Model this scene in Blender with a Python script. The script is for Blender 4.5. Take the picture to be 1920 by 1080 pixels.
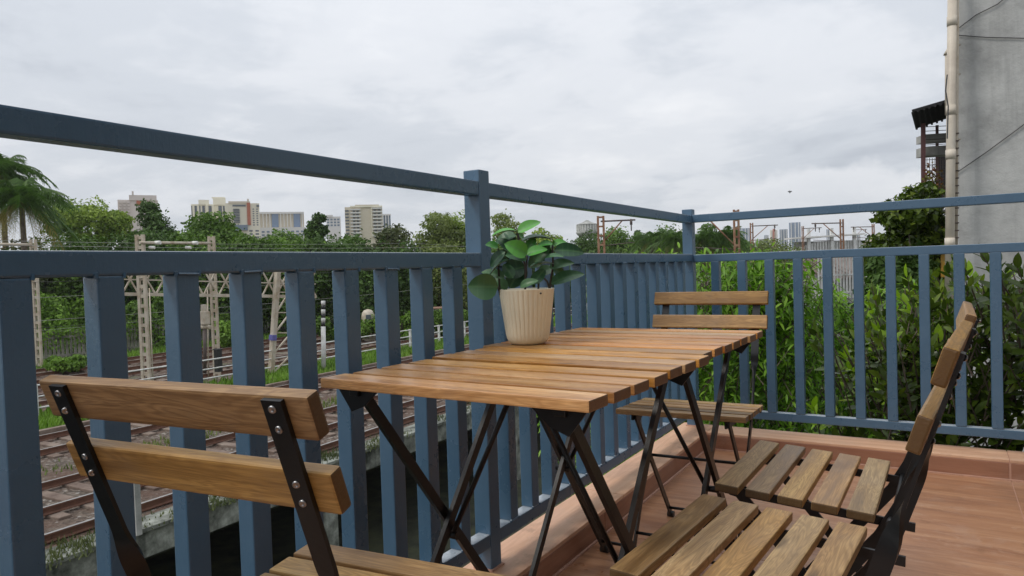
import bpy, bmesh, math, random
import numpy as np
from mathutils import Vector, Matrix
random.seed(7); RNG = np.random.default_rng(11)
for o in list(bpy.data.objects): bpy.data.objects.remove(o)
S = bpy.context.scene; COL = S.collection; R = math.radians

# ---------------------------------------------------------------- camera
CAM = Vector((1.0363, -3.437, 0.8894)); YAW, PITCH, ROLL, FPX = R(31.1876), R(-1.5414), R(-1.8274), 1325.17
FW = Vector((-math.sin(YAW)*math.cos(PITCH), math.cos(YAW)*math.cos(PITCH), math.sin(PITCH)))
r0 = Vector((math.cos(YAW), math.sin(YAW), 0)); u0 = r0.cross(FW)
RT = r0*math.cos(ROLL)+u0*math.sin(ROLL); UP = -r0*math.sin(ROLL)+u0*math.cos(ROLL)
cd = bpy.data.cameras.new('camera'); cam = bpy.data.objects.new('camera', cd); COL.objects.link(cam)
cam.matrix_world = Matrix((RT, UP, -FW)).transposed().to_4x4(); cam.location = CAM
cd.sensor_width = 36; cd.lens = 36*FPX/1920; cd.clip_start = .02; cd.clip_end = 6000
S.camera = cam
def ray(u, v): return FW+RT*((u-960)/FPX)-UP*((v-540)/FPX)
def at(u, v, D): return CAM+ray(u, v)*D              # a point of the place at depth D
def onz(u, v, z): d = ray(u, v); return CAM+d*((z-CAM.z)/d.z)

# ---------------------------------------------------------------- world (overcast sky), sun, exposure
SUN_EL, SUN_AZ = R(52), R(222)                       # azimuth clockwise from +Y
W = bpy.data.worlds.new('World'); S.world = W; W.use_nodes = True
def N(nt, t, **k):
    n = nt.nodes.new(t)
    for a, b in k.items():
        if a == 'i':
            for c, d in b.items(): n.inputs[c].default_value = d
        else: setattr(n, a, b)
    return n
def math_(nt, op, a, b=None, clamp=False):
    n = N(nt, 'ShaderNodeMath', operation=op, use_clamp=clamp)
    for i, x in enumerate((a, b)):
        if x is None: continue
        if isinstance(x, (int, float)): n.inputs[i].default_value = x
        else: nt.links.new(x, n.inputs[i])
    return n.outputs[0]
def ramp(nt, fac, pts, interp='LINEAR'):
    n = N(nt, 'ShaderNodeValToRGB'); cr = n.color_ramp; cr.interpolation = interp
    while len(cr.elements) < len(pts): cr.elements.new(.5)
    for e, (p, c) in zip(cr.elements, pts):
        e.position = p; e.color = (c, c, c, 1) if isinstance(c, (int, float)) else (*c, 1)
    nt.links.new(fac, n.inputs[0]); return n.outputs[0]
def mix(nt, f, a, b, mode='MIX'):
    n = N(nt, 'ShaderNodeMix', data_type='RGBA', blend_type=mode)
    for i, x in ((0, f), (6, a), (7, b)):
        if isinstance(x, (int, float)): n.inputs[i].default_value = x
        elif isinstance(x, tuple): n.inputs[i].default_value = (*x, 1)
        else: nt.links.new(x, n.inputs[i])
    return n.outputs[2]
def noise(nt, vec, scale, detail=5, rough=.55, dist=0., dim='3D'):
    n = N(nt, 'ShaderNodeTexNoise', noise_dimensions=dim, i={'Scale': scale, 'Detail': detail, 'Roughness': rough, 'Distortion': dist})
    if vec is not None: nt.links.new(vec, n.inputs['Vector'])
    return n.outputs[0]
def mapping(nt, vec, scale=(1, 1, 1), loc=(0, 0, 0), rot=(0, 0, 0)):
    n = N(nt, 'ShaderNodeMapping', i={'Scale': scale, 'Location': loc, 'Rotation': rot}); nt.links.new(vec, n.inputs[0]); return n.outputs[0]
nt = W.node_tree; nt.nodes.clear()
out = N(nt, 'ShaderNodeOutputWorld'); bg = N(nt, 'ShaderNodeBackground', i={'Strength': .1}); nt.links.new(bg.outputs[0], out.inputs[0])
sky = N(nt, 'ShaderNodeTexSky', sky_type='NISHITA', sun_disc=False, sun_elevation=SUN_EL, sun_rotation=SUN_AZ, air_density=1.2, dust_density=2.5)
tc = N(nt, 'ShaderNodeTexCoord').outputs['Generated']
sep = N(nt, 'ShaderNodeSeparateXYZ'); nt.links.new(tc, sep.inputs[0]); X, Y, Z = sep.outputs
den = math_(nt, 'ADD', math_(nt, 'MAXIMUM', Z, 0.), .16)
cb = N(nt, 'ShaderNodeCombineXYZ'); nt.links.new(math_(nt, 'DIVIDE', X, den), cb.inputs[0]); nt.links.new(math_(nt, 'DIVIDE', Y, den), cb.inputs[1])
P = cb.outputs[0]
n1 = noise(nt, mapping(nt, P, (1, 1, 1), (3.1, 1.4, 0)), .75, 9, .56, .5)
n2 = noise(nt, mapping(nt, P, (1, 1, 1), (8.4, 4.2, 2)), 2.6, 8, .6, .3)
nn = math_(nt, 'ADD', math_(nt, 'MULTIPLY', n1, .68), math_(nt, 'MULTIPLY', n2, .32))
cloud = ramp(nt, nn, [(.32, (.48, .515, .575)), (.45, (.595, .63, .685)), (.55, (.70, .725, .77)), (.68, (.80, .815, .845))], 'EASE')
# the far cumulus bank low on the right: ridge height varies with the azimuth
azi = math_(nt, 'ARCTAN2', X, Y)
cz = N(nt, 'ShaderNodeCombineXYZ'); nt.links.new(azi, cz.inputs[0]); nt.links.new(Z, cz.inputs[1])
rn = noise(nt, cz.outputs[0], 9., 9, .6, .2)
rid = math_(nt, 'ADD', math_(nt, 'MULTIPLY', math_(nt, 'SUBTRACT', rn, .5), .14), .125)
hump = math_(nt, 'MULTIPLY', math_(nt, 'POWER', math_(nt, 'ADD', azi, .11), 2.), 1.35)
rid = math_(nt, 'SUBTRACT', rid, math_(nt, 'MINIMUM', hump, .3))
edge = math_(nt, 'MULTIPLY', math_(nt, 'SUBTRACT', rid, Z), 55., True)
body = math_(nt, 'MULTIPLY', math_(nt, 'SUBTRACT', rid, Z), 9., True)
cum = mix(nt, body, (.82, .83, .86), (.60, .635, .69))
cloud = mix(nt, math_(nt, 'MULTIPLY', edge, .75), cloud, cum)
zen = math_(nt, 'ADD', math_(nt, 'MULTIPLY', math_(nt, 'MAXIMUM', Z, 0.), .55), .86)
vs = N(nt, 'ShaderNodeVectorMath', operation='SCALE'); nt.links.new(cloud, vs.inputs[0]); nt.links.new(math_(nt, 'MULTIPLY', zen, 11.8), vs.inputs[3])
nt.links.new(mix(nt, .96, sky.outputs[0], vs.outputs[0]), bg.inputs[0])
sd = bpy.data.lights.new('sun', 'SUN'); sd.energy = 1.5; sd.angle = R(16); sd.color = (1, .95, .88)
sun = bpy.data.objects.new('sun', sd); COL.objects.link(sun)
sv = Vector((math.sin(SUN_AZ)*math.cos(SUN_EL), math.cos(SUN_AZ)*math.cos(SUN_EL), math.sin(SUN_EL)))
sun.rotation_euler = (-sv).to_track_quat('-Z', 'Y').to_euler(); sun.location = (0, 0, 30)
S.view_settings.view_transform = 'Standard'; S.view_settings.look = 'None'; S.view_settings.exposure = 0; S.view_settings.gamma = 1
S.render.engine = 'CYCLES'; S.cycles.max_bounces = 6; S.cycles.volume_bounces = 1

# ---------------------------------------------------------------- helpers
def link(name, me, mat=None, parent=None, loc=None):
    o = bpy.data.objects.new(name, me); COL.objects.link(o)
    if mat is not None and len(me.materials) == 0: me.materials.append(mat)
    if parent: o.parent = parent
    if loc is not None: o.location = loc
    return o
def tag(o, label=None, cat=None, group=None, kind=None):
    for k, v in (('label', label), ('category', cat), ('group', group), ('kind', kind)):
        if v: o[k] = v
    return o
def thing(name, loc, label, cat, group=None, rz=0):
    o = bpy.data.objects.new(name, None); COL.objects.link(o); o.location = loc; o.rotation_euler = (0, 0, rz); o.empty_display_size = .1
    return tag(o, label, cat, group)
def bm_mesh(bm, name='mesh', smooth=False):
    me = bpy.data.meshes.new(name); bm.to_mesh(me); bm.free()
    if smooth:
        for p in me.polygons: p.use_smooth = True
    return me
def add_box(bm, c, s, rot=None, bev=0):
    """box of size s centred at c"""
    b2 = bmesh.new(); bmesh.ops.create_cube(b2, size=1)
    bmesh.ops.scale(b2, vec=s, verts=b2.verts)
    if bev: bmesh.ops.bevel(b2, geom=b2.edges[:], offset=bev, segments=2, affect='EDGES', profile=.6)
    m = Matrix.Translation(c) @ (rot.to_4x4() if rot is not None else Matrix.Identity(4))
    bmesh.ops.transform(b2, matrix=m, verts=b2.verts)
    t = bpy.data.meshes.new('t'); b2.to_mesh(t); b2.free(); bm.from_mesh(t); bpy.data.meshes.remove(t)
def box_me(s, bev=0, c=(0, 0, 0), name='box'):
    bm = bmesh.new(); add_box(bm, Vector(c), s, None, bev); return bm_mesh(bm, name)
def box(name, c, s, mat, parent=None, bev=0, rz=0):
    o = link(name, box_me(s, bev), mat, parent, c); o.rotation_euler = (0, 0, rz); return o
def add_tube(bm, pts, rad, n=8, caps=True):
    pts = [Vector(p) for p in pts]; rings = []
    rs = rad if isinstance(rad, (list, tuple)) else [rad]*len(pts)
    ref = None
    for i, p in enumerate(pts):
        d = (pts[min(i+1, len(pts)-1)]-pts[max(i-1, 0)]).normalized()
        if ref is None: ref = Vector((0, 0, 1)) if abs(d.z) < .9 else Vector((1, 0, 0))
        a = d.cross(ref).normalized(); b = d.cross(a).normalized(); ref = -a.cross(d) if False else ref
        rings.append([bm.verts.new(p+(a*math.cos(2*math.pi*k/n)+b*math.sin(2*math.pi*k/n))*rs[i]) for k in range(n)])
    for r1, r2 in zip(rings, rings[1:]):
        for k in range(n): f = bm.faces.new((r1[k], r1[(k+1) % n], r2[(k+1) % n], r2[k])); f.smooth = n > 5
    if caps: bm.faces.new(rings[0][::-1]); bm.faces.new(rings[-1])
def tube(name, pts, rad, mat, parent=None, n=8, caps=True):
    bm = bmesh.new(); add_tube(bm, pts, rad, n, caps); return link(name, bm_mesh(bm, name), mat, parent)
def add_bar(bm, p, q, w, t, side=Vector((1, 0, 0))):
    """rectangular bar from p to q; w along 'side', t across"""
    p, q = Vector(p), Vector(q); d = (q-p).normalized(); a = (side-d*side.dot(d)).normalized(); b = d.cross(a)
    vs = [[bm.verts.new(e+a*(sx*w/2)+b*(sy*t/2)) for sx, sy in ((-1, -1), (1, -1), (1, 1), (-1, 1))] for e in (p, q)]
    for k in range(4): bm.faces.new((vs[0][k], vs[0][(k+1) % 4], vs[1][(k+1) % 4], vs[1][k]))
    bm.faces.new(vs[0][::-1]); bm.faces.new(vs[1])
def bar(name, p, q, w, t, mat, parent=None, side=Vector((1, 0, 0))):
    bm = bmesh.new(); add_bar(bm, p, q, w, t, side); return link(name, bm_mesh(bm, name), mat, parent)
def lathe(bm, prof, n=32, off=(0, 0, 0), closed=False, flute=None):
    rings = []
    for i, (r, z) in enumerate(prof):
        ring = []
        for k in range(n):
            a = 2*math.pi*k/n; rr = r*(1+(flute(i, a) if flute else 0))
            ring.append(bm.verts.new((off[0]+rr*math.cos(a), off[1]+rr*math.sin(a), off[2]+z)))
        rings.append(ring)
    for a, b in zip(rings, rings[1:]):
        for k in range(n): f = bm.faces.new((a[k], a[(k+1) % n], b[(k+1) % n], b[k])); f.smooth = True
    return rings
def np_mesh(name, V, F, smooth=False):
    V = np.asarray(V, np.float32); F = np.asarray(F, np.int32); me = bpy.data.meshes.new(name)
    me.vertices.add(len(V)); me.vertices.foreach_set('co', V.ravel()); k = F.shape[1]
    me.loops.add(F.size); me.loops.foreach_set('vertex_index', F.ravel()); me.polygons.add(len(F))
    me.polygons.foreach_set('loop_start', np.arange(0, F.size, k, dtype=np.int32)); me.polygons.foreach_set('loop_total', np.full(len(F), k, np.int32))
    me.update(calc_edges=True)
    if smooth: me.polygons.foreach_set('use_smooth', np.ones(len(F), bool))
    return me

# ---------------------------------------------------------------- materials
def mat_new(name):
    m = bpy.data.materials.new(name); m.use_nodes = True; return m, m.node_tree, m.node_tree.nodes['Principled BSDF']
def bump(nt, bs, h, strength, dist=.01):
    b = N(nt, 'ShaderNodeBump', i={'Strength': strength, 'Distance': dist}); nt.links.new(h, b.inputs['Height']); nt.links.new(b.outputs[0], bs.inputs['Normal'])
def objc(nt): return N(nt, 'ShaderNodeTexCoord').outputs['Object']
def geop(nt): return N(nt, 'ShaderNodeNewGeometry').outputs['Position']
def plain(name, col, rough=.6, metal=0, var=.15, scale=8, bmp=0):
    m, nt, bs = mat_new(name); n = noise(nt, geop(nt), scale, 6, .6)
    a = tuple(c*(1-var) for c in col); b = tuple(min(1, c*(1+var)) for c in col)
    nt.links.new(ramp(nt, n, [(.3, a), (.7, b)]), bs.inputs['Base Color']); bs.inputs['Roughness'].default_value = rough; bs.inputs['Metallic'].default_value = metal
    if bmp: bump(nt, bs, n, bmp)
    return m
def paint_mat():
    m, nt, bs = mat_new('blue_paint'); g = geop(nt)
    n = noise(nt, g, 6, 6, .6); st = noise(nt, mapping(nt, objc(nt), (60, 60, 6)), 4, 4, .6); fine = noise(nt, g, 90, 4, .6)
    c = ramp(nt, n, [(.3, (.058, .128, .208)), (.7, (.078, .156, .242))])
    chips = ramp(nt, noise(nt, g, 26, 3, .5), [(.735, 0.), (.75, 1.)])
    c = mix(nt, math_(nt, 'MULTIPLY', chips, .15), c, (.22, .27, .32))
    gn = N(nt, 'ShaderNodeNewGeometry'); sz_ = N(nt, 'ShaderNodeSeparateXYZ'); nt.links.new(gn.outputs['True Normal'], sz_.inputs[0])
    c = mix(nt, math_(nt, 'MULTIPLY', ramp(nt, sz_.outputs[2], [(.55, 0.), (.9, 1.)]), ramp(nt, fine, [(.3, .55), (.65, .8)])), c, (.50, .54, .57))  # upward faces painted paler for the sky glint along the rail tops
    nt.links.new(c, bs.inputs['Base Color'])
    nt.links.new(ramp(nt, n, [(.3, .22), (.7, .38)]), bs.inputs['Roughness'])
    bs.inputs['Specular IOR Level'].default_value = .7
    bump(nt, bs, math_(nt, 'ADD', math_(nt, 'MULTIPLY', st, .6), fine), .35, .0015); return m
def wood_mat(name, dark, mid, light, grey=.0, rough=.45):
    m, nt, bs = mat_new(name); o = objc(nt); info = N(nt, 'ShaderNodeObjectInfo'); rnd = info.outputs['Random']
    off = N(nt, 'ShaderNodeCombineXYZ'); nt.links.new(math_(nt, 'MULTIPLY', rnd, 37.), off.inputs[0]); nt.links.new(math_(nt, 'MULTIPLY', rnd, 91.), off.inputs[1]); nt.links.new(math_(nt, 'MULTIPLY', rnd, 53.), off.inputs[2])
    add = N(nt, 'ShaderNodeVectorMath', operation='ADD'); nt.links.new(o, add.inputs[0]); nt.links.new(off.outputs[0], add.inputs[1]); v = add.outputs[0]
    warp = noise(nt, mapping(nt, v, (5, 12, 12)), 1, 3, .5)
    wv = N(nt, 'ShaderNodeTexNoise', i={'Scale': 1., 'Detail': 3., 'Roughness': .5, 'Distortion': 1.2}); nt.links.new(mapping(nt, v, (3.2, 26, 26)), wv.inputs['Vector'])
    rings = math_(nt, 'ABSOLUTE', math_(nt, 'SINE', math_(nt, 'MULTIPLY', wv.outputs[0], 42.)))
    fibre = noise(nt, mapping(nt, v, (14, 420, 420)), 1, 4, .6)
    broad = noise(nt, mapping(nt, v, (2.2, 16, 16)), 1, 4, .6, .6)
    c = ramp(nt, broad, [(.28, dark), (.5, mid), (.72, light)])
    rr_ = math_(nt, 'POWER', rings, 2.5)
    c = mix(nt, math_(nt, 'MULTIPLY', rr_, .42), c, dark, 'MIX')
    c = mix(nt, ramp(nt, fibre, [(.35, .38), (.62, 0.)]), c, tuple(x*.55 for x in dark))
    hs = N(nt, 'ShaderNodeHueSaturation'); nt.links.new(c, hs.inputs['Color']); nt.links.new(math_(nt, 'ADD', math_(nt, 'MULTIPLY', rnd, .55), .70), hs.inputs['Value'])
    nt.links.new(math_(nt, 'ADD', math_(nt, 'MULTIPLY', math_(nt, 'FRACT', math_(nt, 'MULTIPLY', rnd, 7.3)), .20), .83-grey), hs.inputs['Saturation']); nt.links.new(math_(nt, 'ADD', math_(nt, 'MULTIPLY', math_(nt, 'FRACT', math_(nt, 'MULTIPLY', rnd, 13.7)), .010), .495), hs.inputs['Hue'])
    worn = ramp(nt, noise(nt, mapping(nt, geop(nt), (1, 1, 1)), 7, 5, .6), [(.5, 0.), (.72, 1.)])
    c = mix(nt, math_(nt, 'MULTIPLY', worn, .22), hs.outputs[0], (.32, .26, .20))
    knot = N(nt, 'ShaderNodeTexVoronoi', i={'Scale': 1.}); nt.links.new(mapping(nt, v, (3.5, 14, 6)), knot.inputs['Vector'])
    kn = ramp(nt, knot.outputs['Distance'], [(.05, 1.), (.13, 0.)])
    c = mix(nt, math_(nt, 'MULTIPLY', kn, .6), c, tuple(x*.35 for x in dark))
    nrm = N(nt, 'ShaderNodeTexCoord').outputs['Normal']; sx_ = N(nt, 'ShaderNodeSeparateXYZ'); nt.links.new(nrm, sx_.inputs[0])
    c = mix(nt, math_(nt, 'MULTIPLY', ramp(nt, math_(nt, 'ABSOLUTE', sx_.outputs[0]), [(.6, 0.), (.9, 1.)]), .85), c, tuple(x*.42 for x in dark))  # slat ends darker: end grain, plus their shade painted into the colour
    nt.links.new(c, bs.inputs['Base Color']); nt.links.new(ramp(nt, broad, [(.3, rough-.08), (.7, rough+.15)]), bs.inputs['Roughness'])
    bump(nt, bs, math_(nt, 'ADD', fibre, math_(nt, 'MULTIPLY', rings, .3)), .35, .0008); return m
def tile_mat(name, sc, cols, rough=.38, ax='x'):
    m, nt, bs = mat_new(name); g = geop(nt)
    s = (1.3, 14, 14) if ax == 'x' else (14, 1.3, 14)
    wv = noise(nt, mapping(nt, g, s), 1., 6, .62, 1.1)
    fine = noise(nt, mapping(nt, g, tuple(x*6 for x in s)), 1., 5, .65, .3)
    bl = noise(nt, g, 1.7, 5, .6)
    c = ramp(nt, math_(nt, 'ADD', math_(nt, 'MULTIPLY', wv, .75), math_(nt, 'MULTIPLY', fine, .25)), [(.34, cols[0]), (.5, cols[1]), (.66, cols[2])])
    c = mix(nt, ramp(nt, bl, [(.4, 0.), (.7, .35)]), c, cols[3])
    vein = ramp(nt, noise(nt, mapping(nt, g, (1.2, 9, 9) if ax == 'x' else (9, 1.2, 9), (4, 2, 0)), 1., 7, .6, 1.6), [(.485, 0.), (.5, 1.), (.515, 0.)])
    c = mix(nt, math_(nt, 'MULTIPLY', vein, .18), c, cols[4])
    stain = ramp(nt, noise(nt, g, 9, 6, .65), [(.60, 0.), (.75, .5)])
    c = mix(nt, stain, c, tuple(x*.45 for x in cols[0]))
    spots = ramp(nt, noise(nt, g, 38, 5, .7), [(.66, 0.), (.74, .5)]); c = mix(nt, spots, c, (.16, .10, .075))
    grime = ramp(nt, noise(nt, g, 1.1, 6, .7, .8), [(.50, 0.), (.66, .32)]); c = mix(nt, grime, c, (.20, .125, .09))
    dust = ramp(nt, noise(nt, g, 5, 7, .7, .5), [(.55, 0.), (.8, .35)])
    c = mix(nt, dust, c, (.52, .40, .33))
    nt.links.new(c, bs.inputs['Base Color']); nt.links.new(ramp(nt, bl, [(.3, rough-.08), (.7, rough+.18)]), bs.inputs['Roughness'])
    bump(nt, bs, fine, .12, .001); return m
def foliage_mat(name, cols, trans=.35, rough=.55, spec=.4, clump=.0):
    m, nt, bs = mat_new(name)
    g = N(nt, 'ShaderNodeNewGeometry'); isl = g.outputs['Random Per Island']
    c = ramp(nt, isl, [(i/(len(cols)-1), x) for i, x in enumerate(cols)])
    if clump:
        n = noise(nt, g.outputs['Position'], clump, 3, .5)
        c2 = mix(nt, ramp(nt, n, [(.42, 0.), (.6, .55)]), c, tuple(min(1, x*1.5) for x in cols[-1])); c = c2
    nt.links.new(c, bs.inputs['Base Color']); bs.inputs['Roughness'].default_value = rough; bs.inputs['Specular IOR Level'].default_value = spec
    tr = N(nt, 'ShaderNodeBsdfTranslucent'); tcx = mix(nt, .5, c, (.35, .5, .05), 'SOFT_LIGHT'); nt.links.new(tcx, tr.inputs[0])
    ms = N(nt, 'ShaderNodeMixShader', i={0: trans}); o = nt.nodes['Material Output']
    nt.links.new(bs.outputs[0], ms.inputs[1]); nt.links.new(tr.outputs[0], ms.inputs[2]); nt.links.new(ms.outputs[0], o.inputs[0]); return m
def stained(name, base, dark, light, scale=1.2, rough=.85, streak=True, bmp=.4, dstr=.02):
    m, nt, bs = mat_new(name); g = geop(nt)
    a = noise(nt, g, scale, 8, .62); b = noise(nt, g, scale*7, 6, .65)
    c = ramp(nt, a, [(.32, dark), (.5, base), (.7, light)])
    if streak:
        s = noise(nt, mapping(nt, g, (6, 6, .35)), 1.2, 5, .6); c = mix(nt, ramp(nt, s, [(.52, 0.), (.72, .5)]), c, dark)
    c = mix(nt, ramp(nt, b, [(.3, .25), (.6, 0.)]), c, dark)
    nt.links.new(c, bs.inputs['Base Color']); bs.inputs['Roughness'].default_value = rough; bump(nt, bs, b, bmp, dstr); return m

M = {}
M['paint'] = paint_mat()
M['black'] = plain('black_metal', (.006, .006, .0065), .38, 0, .25, 30, .08)
M['plastic'] = plain('black_plastic', (.02, .02, .021), .45, 0, .1, 20)
M['screw'] = plain('zinc_screw', (.42, .42, .42), .35, 1, .1, 60)
M['table_wood'] = wood_mat('oiled_acacia', (.34, .15, .052), (.68, .38, .165), (.88, .60, .33), -.14, .34)
M['worn_wood'] = wood_mat('greyed_acacia', (.17, .10, .055), (.36, .235, .135), (.52, .37, .24), -.05, .4)
M['chair_wood'] = wood_mat('weathered_acacia', (.19, .105, .040), (.47, .29, .125), (.66, .46, .235), -.10, .42)
M['back_wood'] = wood_mat('brown_acacia', (.22, .108, .033), (.50, .285, .100), (.66, .41, .165), -.13, .36)
M['floor'] = tile_mat('terracotta_floor_tile', 1, [(.26, .115, .058), (.40, .195, .100), (.52, .285, .155), (.34, .16, .085), (.70, .52, .40)], .30)
M['kerb'] = tile_mat('terracotta_kerb_tile', 1, [(.50, .27, .165), (.68, .40, .255), (.78, .51, .34), (.72, .43, .25), (.82, .60, .45)], .5, 'y')
M['kerb_far'] = tile_mat('terracotta_kerb_tile_far', 1, [(.50, .27, .165), (.68, .40, .255), (.78, .51, .34), (.72, .43, .25), (.82, .60, .45)], .5, 'x')
M['riser'] = tile_mat('terracotta_riser_tile', 1, [(.22, .095, .055), (.32, .145, .085), (.40, .20, .12), (.26, .12, .07), (.55, .34, .25)], .4, 'y')
M['riser_far'] = tile_mat('terracotta_riser_tile_far', 1, [(.22, .095, .055), (.32, .145, .085), (.40, .20, .12), (.26, .12, .07), (.55, .34, .25)], .4, 'x')
M['grout'] = plain('terracotta_grout', (.50, .29, .21), .8, 0, .12, 30)
M['concrete'] = stained('stained_concrete', (.36, .36, .34), (.16, .17, .15), (.5, .5, .47), 1.3)
M['mould'] = stained('mould_blackened_concrete', (.20, .21, .18), (.03, .035, .028), (.40, .42, .37), 2.6, .9)
M['greywall'] = stained('grey_cement_render', (.44, .44, .425), (.27, .27, .26), (.54, .54, .52), 1.3, .9, True, .5)
M['soil'] = stained('dark_soil', (.05, .055, .03), (.02, .022, .014), (.08, .09, .04), 1.5, .95, False)
m = M['greywall']; nt = m.node_tree; bs = nt.nodes['Principled BSDF']; src = bs.inputs['Base Color'].links[0].from_socket; g = geop(nt)
ck = N(nt, 'ShaderNodeTexVoronoi', feature='DISTANCE_TO_EDGE', i={'Scale': .55}); wp = N(nt, 'ShaderNodeVectorMath', operation='ADD'); ns = N(nt, 'ShaderNodeTexNoise', i={'Scale': 1.6, 'Detail': 6.}); nt.links.new(g, ns.inputs['Vector']); nt.links.new(g, wp.inputs[0]); nt.links.new(ns.outputs['Color'], wp.inputs[1]); nt.links.new(wp.outputs[0], ck.inputs['Vector'])
c = mix(nt, ramp(nt, ck.outputs['Distance'], [(.0, .14), (.004, 0.)]), src, (.12, .12, .115))
c = mix(nt, ramp(nt, noise(nt, mapping(nt, g, (9, 9, .18)), 1., 6, .65), [(.56, 0.), (.72, .25)]), c, (.22, .22, .21))
c = mix(nt, ramp(nt, noise(nt, g, .45, 5, .7), [(.45, 0.), (.60, .2)]), c, (.32, .32, .31)); nt.links.new(c, bs.inputs['Base Color'])
M['pvc'] = stained('cream_plastic_pipe', (.60, .53, .43), (.42, .36, .29), (.68, .62, .53), 1.5, .5, True, .05)
M['rail'] = plain('rusty_rail_side', (.13, .058, .035), .7, 0, .3, 6)
M['railtop'] = plain('worn_rail_top', (.40, .38, .36), .35, .7, .15, 6)
M['sleeper'] = stained('sleeper_concrete', (.19, .14, .11), (.10, .065, .05), (.27, .22, .18), 2, .9, False)
M['galv'] = stained('cream_mast_paint', (.50, .44, .35), (.36, .28, .19), (.58, .53, .45), 3, .6, True, .1)
M['rustmast'] = stained('rusted_mast', (.30, .15, .08), (.16, .075, .045), (.42, .27, .17), 2, .7, True, .1)
M['darkmast'] = plain('dark_steel', (.10, .075, .065), .6, 0, .3, 3)
M['white'] = stained('chalky_white_paint', (.66, .66, .64), (.45, .45, .42), (.76, .76, .74), 3, .7, True, .1)
M['insul'] = plain('white_porcelain', (.75, .74, .70), .3)
M['wire'] = plain('wire', (.05, .05, .05), .5)
M['wirel'] = plain('pale_wire', (.33, .33, .30), .5)
def ballast_mat():
    m, nt, bs = mat_new('track_ballast'); g = geop(nt)
    v = N(nt, 'ShaderNodeTexVoronoi', i={'Scale': 15., 'Randomness': 1.}); nt.links.new(g, v.inputs['Vector'])
    n = noise(nt, g, .7, 7, .65); n2 = noise(nt, g, 28, 4, .6); hs = N(nt, 'ShaderNodeSeparateColor'); nt.links.new(v.outputs['Color'], hs.inputs[0])
    c = ramp(nt, hs.outputs[0], [(0, (.045, .034, .026)), (.5, (.115, .088, .066)), (.9, (.185, .15, .12)), (1, (.36, .34, .31))])
    c = mix(nt, ramp(nt, n, [(.42, 0.), (.62, .8)]), c, (.095, .048, .03))
    gr = ramp(nt, noise(nt, g, .42, 6, .7, .6), [(.60, 0.), (.68, .75)])
    c = mix(nt, gr, c, (.07, .10, .03)); nt.links.new(c, bs.inputs['Base Color']); bs.inputs['Roughness'].default_value = .9
    bump(nt, bs, v.outputs['Distance'], .9, .05); return m
M['ballast'] = ballast_mat()
M['leaf_dark'] = foliage_mat('dark_glossy_leaf', [(.035, .062, .010), (.065, .105, .014), (.10, .155, .022), (.20, .27, .025)], .32, .24, .38)
M['leaf_lime'] = foliage_mat('young_lime_leaf', [(0.22, 0.38, 0.02), (0.32, 0.5, 0.03), (0.42, 0.6, 0.05)], .45, .38, .5)
M['leaf_mid'] = foliage_mat('fresh_slender_leaf', [(0.09, 0.19, 0.016), (0.16, 0.33, 0.025), (0.24, 0.45, 0.04), (0.33, 0.54, 0.07)], .48, .42, .4)
M['t_dark'] = foliage_mat('tree_dark', [(0.03, 0.062, 0.014), (0.048, 0.095, 0.018), (0.07, 0.13, 0.026)], .22, .6, .25, .5)
M['t_mid'] = foliage_mat('tree_mid', [(0.05, 0.1, 0.016), (0.08, 0.155, 0.022), (0.13, 0.22, 0.035)], .25, .6, .25, .5)
M['t_light'] = foliage_mat('tree_light', [(0.13, 0.2, 0.035), (0.19, 0.27, 0.045), (0.26, 0.34, 0.06)], .3, .6, .25, .5)
M['t_olive'] = foliage_mat('tree_olive', [(0.09, 0.125, 0.035), (0.14, 0.18, 0.05), (0.2, 0.24, 0.07)], .28, .6, .25, .5)
M['t_brown'] = foliage_mat('tree_brownish', [(0.055, 0.075, 0.03), (0.08, 0.1, 0.04), (0.11, 0.125, 0.05)], .25, .6, .3, .5)
M['t_palm'] = foliage_mat('palm_frond', [(0.045, 0.095, 0.018), (0.075, 0.15, 0.028), (0.12, 0.21, 0.045)], .25, .5, .3)
M['t_dry'] = foliage_mat('dry_frond', [(0.24, 0.21, 0.06), (0.34, 0.29, 0.09), (0.4, 0.31, 0.14)], .3, .7, .3)
M['grass'] = foliage_mat('trackside_grass', [(0.08, 0.155, 0.02), (0.12, 0.22, 0.028), (0.17, 0.29, 0.04)], .3, .6, .25, .6)
M['bark'] = stained('bark', (.13, .10, .075), (.06, .045, .035), (.20, .165, .13), 4, .95)

# ---------------------------------------------------------------- foliage builders
def leaf_cloud(P, Nrm, L, Wd, fold=.25, droop=0.):
    """numpy: one folded 4-triangle leaf per row; P centre, Nrm normal"""
    n = len(P); Nrm = Nrm/np.linalg.norm(Nrm, axis=1, keepdims=True)
    rnd = RNG.normal(size=(n, 3)); rnd[:, 2] -= droop
    a = rnd-(rnd*Nrm).sum(1, keepdims=True)*Nrm; a /= np.linalg.norm(a, axis=1, keepdims=True)+1e-9
    b = np.cross(Nrm, a); L = L[:, None]; Wd = Wd[:, None]
    V = np.stack([P-a*L*.5, P-a*L*.05+b*Wd*.5+Nrm*Wd*fold, P+a*L*.5, P-a*L*.05-b*Wd*.5+Nrm*Wd*fold], 1)
    F = np.arange(n*4).reshape(n, 4)
    F = np.concatenate([F[:, [0, 2, 1]], F[:, [0, 3, 2]]])
    return V.reshape(-1, 3), F
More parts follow.
